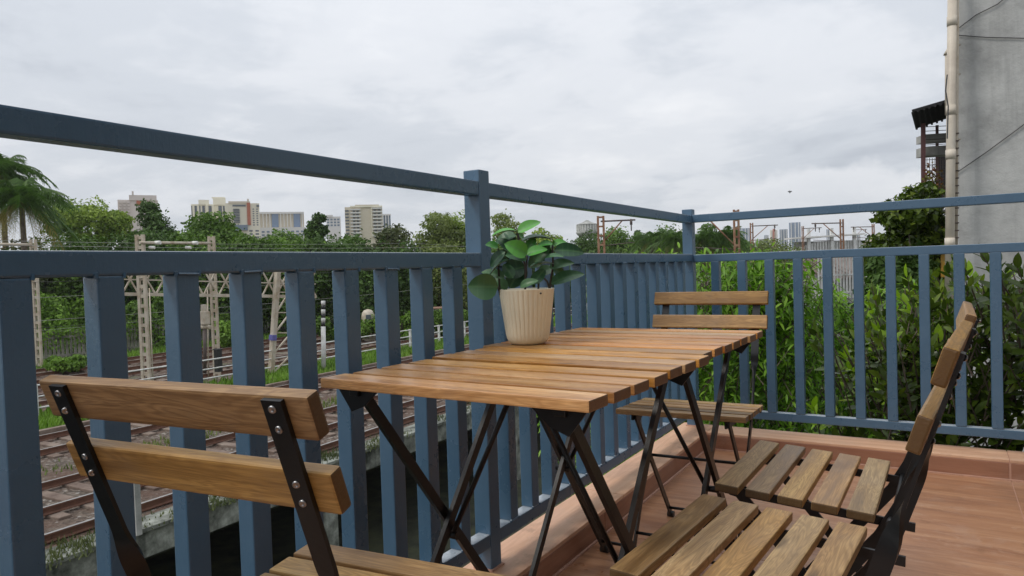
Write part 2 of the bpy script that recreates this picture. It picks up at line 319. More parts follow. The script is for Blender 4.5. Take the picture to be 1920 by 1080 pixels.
def crown_pts(blobs, n, shell=.55):
    """sample points through a set of ellipsoids (c, r3, weight), denser towards their skins, ragged"""
    w = np.array([b[1][0]*b[1][1]+b[1][2]*b[1][0] for b in blobs]); w = w/w.sum(); P = []; Q = []
    cnt = RNG.multinomial(n, w)
    for (c, r), k in zip(blobs, cnt):
        d = RNG.normal(size=(k, 3)); d /= np.linalg.norm(d, axis=1, keepdims=True)
        rr = shell+(1-shell)*RNG.random(k)**.7
        lump = 1+.14*np.sin(d[:, 0]*5+c[0])*np.cos(d[:, 1]*6+c[1])+.10*np.sin(d[:, 2]*9+c[2]*3)+RNG.normal(size=k)*.05
        p = np.array(c)+d*np.array(r)*(rr*lump)[:, None]; P.append(p); Q.append(d+RNG.normal(size=(k, 3))*.7+np.array([0, 0, .35]))
    return np.concatenate(P), np.concatenate(Q)
def sub_blobs(c, r, n, size, seed=0):
    g = np.random.default_rng(seed); out = []
    for i in range(n):
        d = g.normal(size=3); d /= np.linalg.norm(d)
        if d[2] < -.45: d[2] *= -.6
        q = np.array(c)+d*np.array(r)*(.62+.25*g.random()); s = size*(.65+.6*g.random())
        out.append((tuple(q), (s, s, s*.72)))
    return out
def crown_obj(name, blobs, n, L, mat, parent, aspect=.6, shell=.5):
    n = int(n*1.35); P, Q = crown_pts(blobs, n, shell); l = L*1.08*(.6+.8*RNG.random(n)); V, F = leaf_cloud(P, Q, l, l*aspect)
    o = link(name, np_mesh(name, V-np.array(parent.location), F), mat, parent); return o
def tree(name, u, vtop, vbase_z, D, wpx, mat, label, leaf=.30, n=6000, hfrac=.75, squash=1., seed=0, grp=None, nb=14, subs=.36, cat='tree', shape='round'):
    """a tree whose crown top is seen at (u, vtop) from the terrace, standing D away"""
    top = at(u, vtop, D); rad = wpx/2/FPX*D; H = top.z-vbase_z; ch = H*hfrac
    base = Vector((top.x, top.y, vbase_z)); t = thing(name, base, label, cat, grp)
    c = (base.x, base.y, top.z-ch/2); r = (rad*.92, rad*.92, ch*.53*squash)
    bl = sub_blobs(c, r, nb, min(rad, ch*.5)*subs*1.5, seed)+[(c, (r[0]*.72, r[1]*.72, r[2]*.75))]
    if shape == 'umbrella':
        bl = sub_blobs((c[0], c[1], top.z-ch*.3), (rad, rad, ch*.26), nb, rad*subs, seed)+[((c[0], c[1], top.z-ch*.28), (rad*.8, rad*.8, ch*.22)), ((c[0]+rad*.1, c[1], top.z-ch*.7), (rad*.6, rad*.6, ch*.25))]
    crown_obj('crown', bl, n, leaf, mat, t)
    tr = max(.09, rad*.07); bm = bmesh.new()
    add_tube(bm, [(0, 0, -.2), (0.05*rad, 0, H-ch*.8), (0, .04*rad, H-ch*.35)], [tr, tr*.75, tr*.3], 8)
    rg = random.Random(seed)
    for k in range(5):
        a = rg.uniform(0, 6.28); z0 = H-ch*rg.uniform(.6, .9); add_tube(bm, [(0, 0, z0), (math.cos(a)*rad*.35, math.sin(a)*rad*.35, z0+ch*.2), (math.cos(a)*rad*.65, math.sin(a)*rad*.65, z0+ch*.42)], [tr*.5, tr*.3, tr*.1], 6)
    link('trunk', bm_mesh(bm, 'trunk'), M['bark'], t); return t
def frond(bm_V, bm_F, base, dirv, L, droop, mat_w=.5, n=28):
    d = Vector(dirv).normalized(); side = d.cross(Vector((0, 0, 1))).normalized(); P0 = Vector(base)
    path = lambda t: P0+d*(L*t)+Vector((0, 0, -droop*L*t*t))
    k = len(bm_V); w = L*.012
    for i in range(7):
        q = path(i/6); bm_V += [tuple(q+side*w*(1.1-i/6)), tuple(q-side*w*(1.1-i/6))]
        if i: bm_F.append((k+2*i-2, k+2*i-1, k+2*i)); bm_F.append((k+2*i-1, k+2*i+1, k+2*i))
    for i in range(3, n+1):
        t = i/n; q = path(t); wl = mat_w*L*(.45+.55*math.sin(math.pi*min(1, t*.95+.05)))*.55
        for s in (-1, 1):
            rr_ = random.random(); tip = q+side*(s*wl*(.45+.35*rr_))+d*(wl*.35)+Vector((0, 0, -wl*(.45+.6*random.random()))); w = L/n*.42; k = len(bm_V)
            bm_V += [tuple(q-d*w), tuple(q+d*w*.7), tuple(tip)]; bm_F.append((k, k+1, k+2))
def palm(name, u, v, D, zb, Lf, label, nf=30, grp=None, dry=8, seed=1, cat='palm tree', spread=1.):
    nf = int(nf*1.9); dry *= 3; random.seed(seed); c = at(u, v, D); base = Vector((c.x, c.y, zb)); t = thing(name, base, label, cat, grp); h = c.z-zb
    tr = tube('trunk', [(0, 0, -.2), (.1, 0, h*.5), (0, 0, h)], [.24, .19, .15], M['bark'], t, 10)
    V, F = [], []
    for i in range(nf):
        a = i*2.4+random.uniform(-.2, .2); el = random.uniform(-.15, 1.25); frond(V, F, (0, 0, h), (math.cos(a)*math.cos(el), math.sin(a)*math.cos(el), math.sin(el)), Lf*random.uniform(.8, 1.1)*spread, random.uniform(.45, .95), .55)
    link('crown', np_mesh('crown', V, F), M['t_palm'], t)
    if dry:
        V, F = [], []
        for i in range(dry):
            a = i*2.4+1; frond(V, F, (0, 0, h-.1), (math.cos(a)*.75, math.sin(a)*.75, .05), Lf*random.uniform(.5, .7), 1.5, .6)
        link('dead_frond_skirt', np_mesh('skirt', V, F), M['t_dry'], t)
    return t

# ================================================================ SETTING: ground, terrace
GZ = -3.38; TH = R(2.0); td = Vector((-math.sin(TH), math.cos(TH), 0)); tn = Vector((-math.cos(TH), -math.sin(TH), 0))
def tk(lat, s, z=0.): return Vector((CAM.x, CAM.y, 0))+tn*lat+td*s+Vector((0, 0, z))
TRZ = math.atan2(td.y, td.x)
# railway ground: a sheet from the retaining edge far to the left and away to the horizon
def sheet(name, corners, mat, z=None, kind='structure', nx=1):
    bm = bmesh.new(); bm.faces.new([bm.verts.new(c) for c in corners]); o = link(name, bm_mesh(bm, name), mat); tag(o, kind=kind); return o
EDGE = 11.6
sheet('railway_ground', [tk(EDGE, -60, GZ), tk(EDGE, 330, GZ), tk(900, 330, GZ), tk(900, -60, GZ)][::-1], M['ballast'])
sheet('lower_ground', [tk(-80, -60, -6.4), tk(EDGE+9, -60, -6.4), tk(EDGE+9, 70, -6.4), tk(-80, 70, -6.4)], M['soil'])
sheet('far_land', [Vector((-3500, 60, -6.6)), Vector((3500, 60, -6.6)), Vector((3500, 5000, -6.6)), Vector((-3500, 5000, -6.6))], M['t_dark'] if False else M['soil'])
M['verge'] = stained('weedy_verge', (.06, .09, .025), (.03, .045, .015), (.09, .13, .035), .6, .95, False)
sheet('tree_verge', [tk(40.6, -60, GZ+.03), tk(40.6, 330, GZ+.03), tk(160, 330, GZ+.03), tk(160, -60, GZ+.03)][::-1], M['verge'])
# terrace slab with tiled floor
XR = 3.2; YB = -6.5; KX, KY, ZK = .073, -.098, .081
tf = thing('terrace_floor', (0, 0, 0), None, None); tag(tf, kind='structure')
box('slab', ((XR+KX)/2, (YB+KY)/2, -.1505), (XR-KX, -YB+KY, .3), M['grout'], tf)
g = .003
for i in range(3):
    for j in range(6):
        x0 = KX+.004+i*1.19; x1 = min(XR, x0+1.187); y1 = KY-.004-j*1.19; y0 = y1-1.187
        if y0 < YB: y0 = YB
        if x1-x0 < .05 or y1-y0 < .05: continue
        box('floor_tile', ((x0+x1)/2, (y0+y1)/2, -.004), (x1-x0, y1-y0, .012), M['floor'], tf, .0015)
kb = thing('terrace_kerb', (0, 0, 0), None, None); tag(kb, kind='structure')
KOX, KOY = -.085, .066
box('kerb_core', ((KOX+.008+KX-.0012)/2, (YB+KOY)/2, (ZK-.0015-.31)/2), (KX-KOX-.0092, KOY-YB-.016, ZK+.31-.0015), M['grout'], kb)
box('kerb_core', ((KX+XR)/2, (KOY-.008+KY+.0012)/2, (ZK-.0018-.31)/2), (XR-KX, KOY-KY-.0092, ZK+.31-.0018), M['grout'], kb)
y = KOY
while y > YB+.02:
    y0 = max(YB, y-1.197)
    box('kerb_tile', ((KOX+KX)/2, (y+y0)/2, ZK-.005), (KX-KOX, y-y0-.003, .012), M['kerb'], kb, .002)
    y = y0
y = KY-.002
while y > YB+.02:
    y0 = max(YB, y-1.197); box('riser_tile', (KX-.004, (y+y0)/2, (ZK-.012)/2), (.010, y-y0-.003, ZK-.014), M['riser'], kb, .001); y = y0
x = KX+.001
for x0, x1 in ((KX+.001, 1.262), (1.262, 2.46), (2.46, XR)):
    box('kerb_tile', ((x0+x1)/2, (KOY+KY)/2, ZK-.005), (x1-x0-.003, KOY-KY, .012), M['kerb_far'], kb, .002)
    box('riser_tile', ((x0+x1)/2, KY+.004, (ZK-.012)/2), (x1-x0-(.008 if x1 == 1.262 or x0 == 1.262 else .003), .010, ZK-.014), M['riser_far'], kb, .001)
# grout fillet along floor joint
box('grout_fillet', (KX+.006, (KY+YB)/2, .004), (.008, KY-YB, .006), M['grout'], kb)
box('grout_fillet', ((KX+XR)/2, KY-.006, .004), (XR-KX, .008, .006), M['grout'], kb)
# the building under the terrace
tag(box('terrace_support_wall', ((KOX+XR)/2+.03, (YB+KOY)/2-.03, -3.47), (XR-KOX-.07, KOY-YB-.07, 6.3), M['concrete']), kind='structure')

hw = thing('unseen_house', (2.1, -4.4, 0), 'unseen rendered wall added to shade the open side of the terrace', 'unseen_house')  # out of view, added to keep sky light off the rails' terrace faces
M['unseen_house'] = stained('house_render', (.22, .21, .20), (.16, .15, .14), (.27, .26, .25), .8, .9, True, .15)
box('wall', (.55, .2, 1.6), (1.1, 6.2, 3.3), M['unseen_house'], hw, .01); box('eave', (.45, .2, 3.3), (1.7, 6.5, .14), M['unseen_house'], hw, .01)
for y_ in (-1.6, 1.2): box('window', (-.012, y_, 1.5), (.05, 1.1, 1.2), plain('house_window', (.03, .035, .04), .2), hw, .005)

# ================================================================ RAILING
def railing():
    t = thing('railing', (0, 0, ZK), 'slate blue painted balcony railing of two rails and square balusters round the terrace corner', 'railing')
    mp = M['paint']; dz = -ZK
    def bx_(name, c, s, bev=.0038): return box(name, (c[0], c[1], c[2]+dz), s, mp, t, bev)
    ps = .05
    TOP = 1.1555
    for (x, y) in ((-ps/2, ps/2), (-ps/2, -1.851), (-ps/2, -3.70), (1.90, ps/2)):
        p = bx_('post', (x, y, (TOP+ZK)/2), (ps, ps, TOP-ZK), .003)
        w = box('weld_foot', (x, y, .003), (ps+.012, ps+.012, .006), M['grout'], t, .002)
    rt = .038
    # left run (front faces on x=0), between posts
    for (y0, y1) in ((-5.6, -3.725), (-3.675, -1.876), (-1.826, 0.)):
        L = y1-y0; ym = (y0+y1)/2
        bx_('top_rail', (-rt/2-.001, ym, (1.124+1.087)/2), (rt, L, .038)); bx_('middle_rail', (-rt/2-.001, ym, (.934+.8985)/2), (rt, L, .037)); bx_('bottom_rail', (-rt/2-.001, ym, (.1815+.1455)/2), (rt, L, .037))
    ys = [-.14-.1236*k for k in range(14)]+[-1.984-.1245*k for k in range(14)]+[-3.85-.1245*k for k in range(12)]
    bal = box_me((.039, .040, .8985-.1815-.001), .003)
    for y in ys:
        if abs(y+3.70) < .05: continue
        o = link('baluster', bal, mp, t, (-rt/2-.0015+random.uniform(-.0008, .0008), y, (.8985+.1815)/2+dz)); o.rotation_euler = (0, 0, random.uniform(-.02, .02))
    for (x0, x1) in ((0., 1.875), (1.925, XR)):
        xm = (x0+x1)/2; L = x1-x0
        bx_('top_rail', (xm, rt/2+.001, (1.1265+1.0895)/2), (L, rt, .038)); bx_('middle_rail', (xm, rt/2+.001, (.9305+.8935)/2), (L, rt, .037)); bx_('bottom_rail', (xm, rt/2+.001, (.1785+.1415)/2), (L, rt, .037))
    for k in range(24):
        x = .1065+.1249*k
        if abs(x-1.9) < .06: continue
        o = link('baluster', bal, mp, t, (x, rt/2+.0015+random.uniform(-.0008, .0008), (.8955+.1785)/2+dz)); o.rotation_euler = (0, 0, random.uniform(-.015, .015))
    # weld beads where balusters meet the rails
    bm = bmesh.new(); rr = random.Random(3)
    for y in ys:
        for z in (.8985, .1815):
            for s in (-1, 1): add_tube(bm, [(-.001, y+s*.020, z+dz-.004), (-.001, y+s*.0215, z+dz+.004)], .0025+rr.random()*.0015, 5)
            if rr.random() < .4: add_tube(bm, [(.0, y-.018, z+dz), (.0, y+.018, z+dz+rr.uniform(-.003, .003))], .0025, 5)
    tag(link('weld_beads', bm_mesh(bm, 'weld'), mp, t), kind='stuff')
railing()

# ================================================================ TABLES
slat_t = box_me((.55, .0625, .018), .0028, name='table_slat')
def table(name, x, y, rz, label, zt=.70, seed=0):
    t = thing(name, (x, y, 0), label, 'table', 'folding slatted tables', R(rz)); rg = random.Random(seed)
    for k in range(7):
        o = link('slat', slat_t.copy() if (seed == 1 and k > 4) else slat_t, M['worn_wood'] if (seed == 1 and k > 4) else M['table_wood'], t, (.275+rg.uniform(-.0018, .0018), .0313+k*.0796, zt-.009+rg.uniform(-.0012, .0012))); o.rotation_euler = (0, rg.uniform(-.0015, .0015), rg.uniform(-.002, .002))
    xl, xr = .062, .488; zb = zt-.0195
    for xx in (xl, xr):
        o = link('cross_rail', box_me((.022, .50, .012), .002), M['black'], t, (xx, .27, zb-.006))
    # brackets at near and far ends
    for xx, sg in ((xl, 1), (xr, -1)):
        for yy in (.028, .512):
            bm = bmesh.new(); vs = [(-.045, yy, zb), (.055, yy, zb), (.02, yy, zb-.030), (-.012, yy, zb-.042)]
            a = [bm.verts.new((xx+sg*p[0], p[1]-.002, p[2])) for p in vs]; b = [bm.verts.new((xx+sg*p[0], p[1]+.002, p[2])) for p in vs]
            bm.faces.new(a); bm.faces.new(b[::-1])
            for i in range(4): bm.faces.new((a[i], b[i], b[(i+1) % 4], a[(i+1) % 4]))
            link('bracket', bm_mesh(bm, 'bracket'), M['black'], t)
    for (off, ya, yb, w) in ((0., .045, .545, .020), (.016, .495, -.005, .020)):
        for xx, sg in ((xl, 1), (xr, -1)):
            bar('leg', (xx+sg*off, ya, zb-.012), (xx+sg*off, yb, .012), .010, w, M['black'], t)
            bm = bmesh.new(); add_tube(bm, [(xx+sg*off-.014, yb, .011), (xx+sg*off+.012, yb, .011)], .011, 10); link('foot_cap', bm_mesh(bm, 'cap'), M['plastic'], t)
        tube('stretcher', [(xl+off, yb+(.025 if yb < .2 else -.025), .045), (xr-off, yb+(.025 if yb < .2 else -.025), .045)], .005, M['black'], t)
    for xx, sg in ((xl, 1), (xr, -1)):
        zc = (zb-.012)*.5; tube('pivot', [(xx-sg*.012, .27, zc), (xx+sg*.030, .27, zc)], .008, M['black'], t)
        tube('brace', [(xx+sg*.024, .268, zc+.01), (xx+sg*.195, .262, zb-.012)], .0055, M['black'], t, 6)
    bar('centre_rail', (.275, .10, zb-.008), (.275, .44, zb-.008), .016, .008, M['black'], t)
    return t
table('folding_table', .064, -2.518, -1.99, 'folding slatted wooden table nearest the camera with black crossed legs', .70, 1)
table('folding_table', .068, -1.986, -.70, 'folding slatted wooden table carrying the potted plant, beyond the nearer table', .7015, 5)

# ================================================================ CHAIRS
def strip(pts, w, t, tw, name='strip'):
    """sweep a flat bar; tw: twist (0 wide face to y, 1 wide face to x)"""
    bm = bmesh.new(); rings = []
    for i, p in enumerate(pts):
        p = Vector(p); d = (Vector(pts[min(i+1, len(pts)-1)])-Vector(pts[max(i-1, 0)])).normalized(); a = Vector((1, 0, 0)); b = d.cross(a).normalized()
        an = tw[i]*math.pi/2; A = a*math.cos(an)+b*math.sin(an); B = -a*math.sin(an)+b*math.cos(an)
        rings.append([bm.verts.new(p+A*(sx*w/2)+B*(sy*t/2)) for sx, sy in ((-1, -1), (1, -1), (1, 1), (-1, 1))])
    for r1, r2 in zip(rings, rings[1:]):
        for k in range(4): bm.faces.new((r1[k], r1[(k+1) % 4], r2[(k+1) % 4], r2[k])).smooth = True
    bm.faces.new(rings[0][::-1]); bm.faces.new(rings[-1])
    bmesh.ops.recalc_face_normals(bm, faces=bm.faces); bm.edges.ensure_lookup_table()
    for r1, r2 in zip(rings, rings[1:]):
        for k in range(4): bm.edges.get((r1[k], r2[k])).smooth = False
    for ring in (rings[0], rings[-1]):
        for k in range(4): bm.edges.get((ring[k], ring[(k+1) % 4])).smooth = False
    return bm_mesh(bm, name)
seat_me = box_me((.388, .0455, .0165), .0028, name='seat_slat'); back_me = box_me((.388, .0455, .0165), .003, name='back_slat')
screw_bm = bmesh.new(); lathe(screw_bm, [(.0002, .0004), (.0014, .0004), (.0018, .0011), (.0032, .0013), (.0038, .0009), (.0041, .0002), (.0041, -.001)], 14); screw_me = bm_mesh(screw_bm, 'screw')
def chair(x, y, rz, label, st=.055, sz=.45, yb=-.324, k=.35, a=.785, b=.742, c=.705, d=.664, pitch=.0595, seed=0, sticker=False):
    t = thing('folding_chair', (x, y, 0), label, 'chair', 'folding slatted chairs', R(rz)); rg = random.Random(seed)
    th = math.atan(k)
    for i in range(5):
        yy = -i*pitch-.0228; o = link('seat_slat', seat_me, M['chair_wood'], t, (rg.uniform(-.001, .001), yy, sz-.00825+st*yy)); o.rotation_euler = (math.atan(st), rg.uniform(-.003, .003), rg.uniform(-.004, .004))
    yback = lambda z: yb-k*(z-.45)
    for hi, lo in ((a, b), (c, d)):
        zm = (hi+lo)/2; o = link('back_slat', back_me, M['back_wood'], t, (0, yback(zm)+.0083*math.cos(th), zm+.0083*math.sin(th))); o.rotation_euler = (math.pi/2+th, 0, 0)
        if sticker and hi == c:
            bm = bmesh.new(); add_box(bm, Vector((-.168, -.004, .0087)), (.015, .020, .0006)); s = link('sticker', bm_mesh(bm, 'sticker'), M['sticker'], o); tag(s, 'small torn pale sticker')
    for s in (-1, 1):
        xx = s*.155; pts, tw = [], []
        for z in [.778, .70, .63]+[.61-.0021*q_ for q_ in range(50)]:
            pts.append((xx, yback(z)-.003, z)); f_ = min(1, max(0, (.60-z)/.085)); tw.append(f_*f_*(3-2*f_)*(1 if s > 0 else -1))
        pts += [(xx, yback(.44)-.002, .44), (xx, yback(.38)+.010, .38), (xx, -.10, .14), (xx, -.02, .010)]; tw += [s*1.]*4
        up = link('upright', strip(pts, .024, .005, tw), M['black'], t)
        for z in (a-.010, b+.010, c-.010, d+.010):
            sc = link('screw', screw_me, M['screw'], up, (xx+rg.uniform(-.001, .001), yback(z)-.0058, z-.001)); sc.rotation_euler = (math.pi/2+th, 0, rg.random())
        x2 = s*.140
        bar('rear_leg', (x2, -.028, sz-.024), (x2, -.372, .012), .006, .020, M['black'], t)
        bar('seat_rail', (x2+s*.004, .0-.006, sz-.0255), (x2+s*.004, -.345, sz-.0255+st*-.345), .006, .016, M['black'], t)
        for yy, xc in ((-.02, xx), (-.372, x2)):
            bm = bmesh.new(); add_tube(bm, [(xc-.011, yy, .011), (xc+.011, yy, .011)], .011, 10); link('foot_cap', bm_mesh(bm, 'cap'), M['plastic'], t)
        kk = tube('end_knob', [(s*.160, yback(.41)+.0, .412), (s*.183, yback(.41), .412)], .010, M['plastic'], t, 12)
        # front bracket plate under the seat
        bm = bmesh.new(); vs = [(-.006, sz-.018), (-.075, sz-.021), (-.04, sz-.045), (-.012, sz-.040)]
        A = [bm.verts.new((x2-s*.006, p[0], p[1])) for p in vs]; B = [bm.verts.new((x2-s*.009, p[0], p[1])) for p in vs]
        bm.faces.new(A); bm.faces.new(B[::-1])
        for i in range(4): bm.faces.new((A[i], B[i], B[(i+1) % 4], A[(i+1) % 4]))
        link('seat_bracket', bm_mesh(bm, 'br'), M['black'], t)
    tube('back_rod', [(-.160, yback(.41), .412), (.160, yback(.41), .412)], .0055, M['black'], t)
    tube('pivot_rod', [(-.155, -.20, .262), (.155, -.20, .262)], .005, M['black'], t)
    tube('front_stretcher', [(-.155, -.045, .055), (.155, -.045, .055)], .005, M['black'], t)
    tube('rear_stretcher', [(-.140, -.352, .040), (.140, -.352, .040)], .005, M['black'], t)
    return t
M['sticker'] = plain('torn_sticker', (.55, .5, .5), .6, 0, .4, 300)
chair(.3181, -2.588, 5.84, 'folding slatted chair at the near table end, seen from behind at lower left', st=.083, sz=.4418, yb=-.3165, k=.3526, a=.7797, b=.7396, c=.703, d=.6628, pitch=.0545, seed=1)
chair(.372, -1.418, 182.4, 'folding slatted chair at the far table end beside the corner post, facing the camera', seed=2, sticker=True)
chair(.6503, -1.8454, 89.2, 'folding slatted chair on the open side of the tables, the farther one', st=.0688, sz=.4514, a=.7877, seed=3)
chair(.6307, -2.303, 86.1, 'folding slatted chair on the open side of the tables, the nearer one', st=.0417, sz=.4494, yb=-.3276, k=.3315, a=.7829, seed=4)

# ================================================================ POTTED PLANT
def potted():
    c = Vector((.157, -1.915, .7015)); t = thing('potted_plant', c, 'artificial green plant with large oval leaves in a fluted cream pot on the tables', 'plant')
    bm = bmesh.new(); prof = [(.0005, .003), (.030, .0), (.040, .0015), (.048, .007), (.0525, .016), (.055, .028)]+[(.055+(.0690-.055)*((z-.028)/.108), z) for z in (.045, .065, .085, .105, .122, .130, .136)]+[(.0693, .1375), (.0672, .1378), (.0660, .1365), (.063, .120), (.0005, .120)]
    def fl(i, a):
        if i < 3 or i > 12: return 0
        amp = (.0, .012, .024, .036)[min(3, i-3)] if i < 7 else (.036 if i < 11 else (.02 if i == 11 else 0))
        s = math.sin(a*34); return -amp*abs(s if s < 0 else s*.15)
    lathe(bm, prof, 272, flute=fl); bmesh.ops.recalc_face_normals(bm, faces=bm.faces)
    M['pot'] = plain('cream_plastic', (.86, .80, .62), .42, 0, .04, 12); link('pot', bm_mesh(bm, 'pot'), M['pot'], t)
    d = (CAM-c); d.z = 0; d.normalize(); rgt = Vector((-d.y, d.x, 0))
    hole = c+d*.0668+rgt*.036+Vector((0, 0, .127)); hd = (d*.88+rgt*.5).normalized(); hp = Vector((hd.x, hd.y, 0))*.0692
    tube('drain_hole', [hp+Vector((0, 0, .127))-hd*.004, hp+Vector((0, 0, .127))+hd*.0005], .0022, M['plastic'], t, 10)
    D0 = (c-CAM).dot(FW)
    m, nt, bs = mat_new('plastic_leaf'); o = objc(nt); info = N(nt, 'ShaderNodeObjectInfo')
    vein = N(nt, 'ShaderNodeTexWave', wave_type='BANDS', bands_direction='X', i={'Scale': 22., 'Distortion': 1.5, 'Detail': 1.}); nt.links.new(o, vein.inputs['Vector'])
    sp = N(nt, 'ShaderNodeSeparateXYZ'); nt.links.new(o, sp.inputs[0]); mid = ramp(nt, math_(nt, 'ABSOLUTE', sp.outputs[1]), [(0., 1.), (.0012, 0.)])
    base = ramp(nt, info.outputs['Random'], [(0, (.016, .065, .028)), (.5, (.035, .125, .045)), (1, (.085, .19, .075))])
    base = mix(nt, ramp(nt, vein.outputs['Fac'], [(.75, 0.), (1, .16)]), base, (.10, .22, .10)); base = mix(nt, math_(nt, 'MULTIPLY', mid, .5), base, (.12, .25, .10))
    gm = N(nt, 'ShaderNodeNewGeometry'); base = mix(nt, gm.outputs['Backfacing'], base, (.115, .165, .115))
    nt.links.new(base, bs.inputs['Base Color']); bs.inputs['Roughness'].default_value = .42; bump(nt, bs, vein.outputs['Fac'], .12, .001)
    M['pleaf'] = m
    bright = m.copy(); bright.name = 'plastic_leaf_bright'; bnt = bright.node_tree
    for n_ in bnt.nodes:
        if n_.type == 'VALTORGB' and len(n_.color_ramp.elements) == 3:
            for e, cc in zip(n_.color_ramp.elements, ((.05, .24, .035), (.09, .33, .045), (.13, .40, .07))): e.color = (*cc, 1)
    # base px, tip px, width/length, facing (0 flat .. 1 to the viewer), depth base, depth tip, bright
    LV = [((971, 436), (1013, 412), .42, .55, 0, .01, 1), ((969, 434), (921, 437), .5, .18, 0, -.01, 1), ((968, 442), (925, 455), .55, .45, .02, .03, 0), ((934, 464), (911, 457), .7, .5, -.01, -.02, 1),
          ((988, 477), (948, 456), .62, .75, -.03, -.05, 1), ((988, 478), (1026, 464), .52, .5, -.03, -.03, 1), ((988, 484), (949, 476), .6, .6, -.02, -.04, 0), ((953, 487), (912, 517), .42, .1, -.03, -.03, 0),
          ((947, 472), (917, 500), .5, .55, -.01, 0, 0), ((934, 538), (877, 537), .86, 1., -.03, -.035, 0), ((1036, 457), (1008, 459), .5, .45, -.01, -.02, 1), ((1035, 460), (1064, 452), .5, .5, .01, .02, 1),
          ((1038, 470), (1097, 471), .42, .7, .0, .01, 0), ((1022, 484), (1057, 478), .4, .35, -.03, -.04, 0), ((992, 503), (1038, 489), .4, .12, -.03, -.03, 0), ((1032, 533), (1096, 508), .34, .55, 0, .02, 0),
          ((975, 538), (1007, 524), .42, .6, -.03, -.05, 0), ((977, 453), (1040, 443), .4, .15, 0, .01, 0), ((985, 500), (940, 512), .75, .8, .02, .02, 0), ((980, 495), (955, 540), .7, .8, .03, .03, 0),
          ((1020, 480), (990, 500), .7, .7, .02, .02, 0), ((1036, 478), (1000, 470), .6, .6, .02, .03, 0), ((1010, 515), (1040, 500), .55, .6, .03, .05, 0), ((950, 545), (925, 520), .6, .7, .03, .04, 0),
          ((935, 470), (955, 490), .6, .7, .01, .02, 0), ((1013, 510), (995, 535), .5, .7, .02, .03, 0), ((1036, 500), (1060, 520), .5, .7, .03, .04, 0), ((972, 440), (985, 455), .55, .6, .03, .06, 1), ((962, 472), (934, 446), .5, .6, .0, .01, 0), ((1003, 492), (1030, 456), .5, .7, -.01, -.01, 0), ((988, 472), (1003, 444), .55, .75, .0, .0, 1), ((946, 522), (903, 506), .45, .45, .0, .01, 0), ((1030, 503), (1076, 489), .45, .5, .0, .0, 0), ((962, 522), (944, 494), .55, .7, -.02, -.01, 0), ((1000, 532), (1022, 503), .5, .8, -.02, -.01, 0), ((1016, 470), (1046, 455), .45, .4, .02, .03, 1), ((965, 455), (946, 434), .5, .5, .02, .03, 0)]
    for i, (b, tp, ar, face, db, dt, br) in enumerate(LV):
        B = at(b[0], b[1], D0+db)-c; T = at(tp[0], tp[1], D0+dt)-c; ax = (T-B); L = ax.length; ax.normalize()
        nrm = (d*face+Vector((0, 0, 1))*(1.02-face)); nrm = (nrm-ax*nrm.dot(ax)).normalized(); sd_ = nrm.cross(ax)
        W_ = L*(ar if face > .3 else .5)*(1.0 if i == 9 else 1.12); bm = bmesh.new(); G = []
        NU, NV = 10, 6
        for a_ in range(NU+1):
            u_ = a_/NU; w = W_*.5*(math.sin(math.pi*min(1, u_**.8))**.62)+.0004; row = []
            for b_ in range(NV+1):
                v_ = b_/NV*2-1; row.append(bm.verts.new((u_*L, v_*w, abs(v_)**1.3*w*.30-math.sin(u_*math.pi)*-.06*L-.13*L*u_*u_)))
            G.append(row)
        for a_ in range(NU):
            for b_ in range(NV): f = bm.faces.new((G[a_][b_], G[a_+1][b_], G[a_+1][b_+1], G[a_][b_+1])); f.smooth = True
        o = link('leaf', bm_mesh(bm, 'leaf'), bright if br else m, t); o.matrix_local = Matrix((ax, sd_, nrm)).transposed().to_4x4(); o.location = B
    bk = plain('dark_stem', (.035, .028, .02), .6); G = lambda u, v, dd: at(u, v, D0+dd)-c
    for pts in ([(934, 466, 0), (935, 510, .0), (938, 556, .0)], [(971, 438, 0), (973, 452, 0), (985, 500, 0), (985, 552, 0)], [(988, 480, -.02), (986, 515, -.02), (984, 556, -.01)], [(1011, 510, 0), (1009, 548, 0)], [(1036, 460, 0), (1037, 500, 0), (1028, 550, 0)], [(1011, 512, .01), (1026, 528, 0), (1030, 540, 0)], [(966, 545, 0), (964, 556, 0)], [(1034, 533, 0), (1028, 548, 0)], [(934, 538, -.03), (938, 552, -.01)]):
        tube('stem', [G(*p) for p in pts], .0026, bk, t, 7)
    return t
potted()

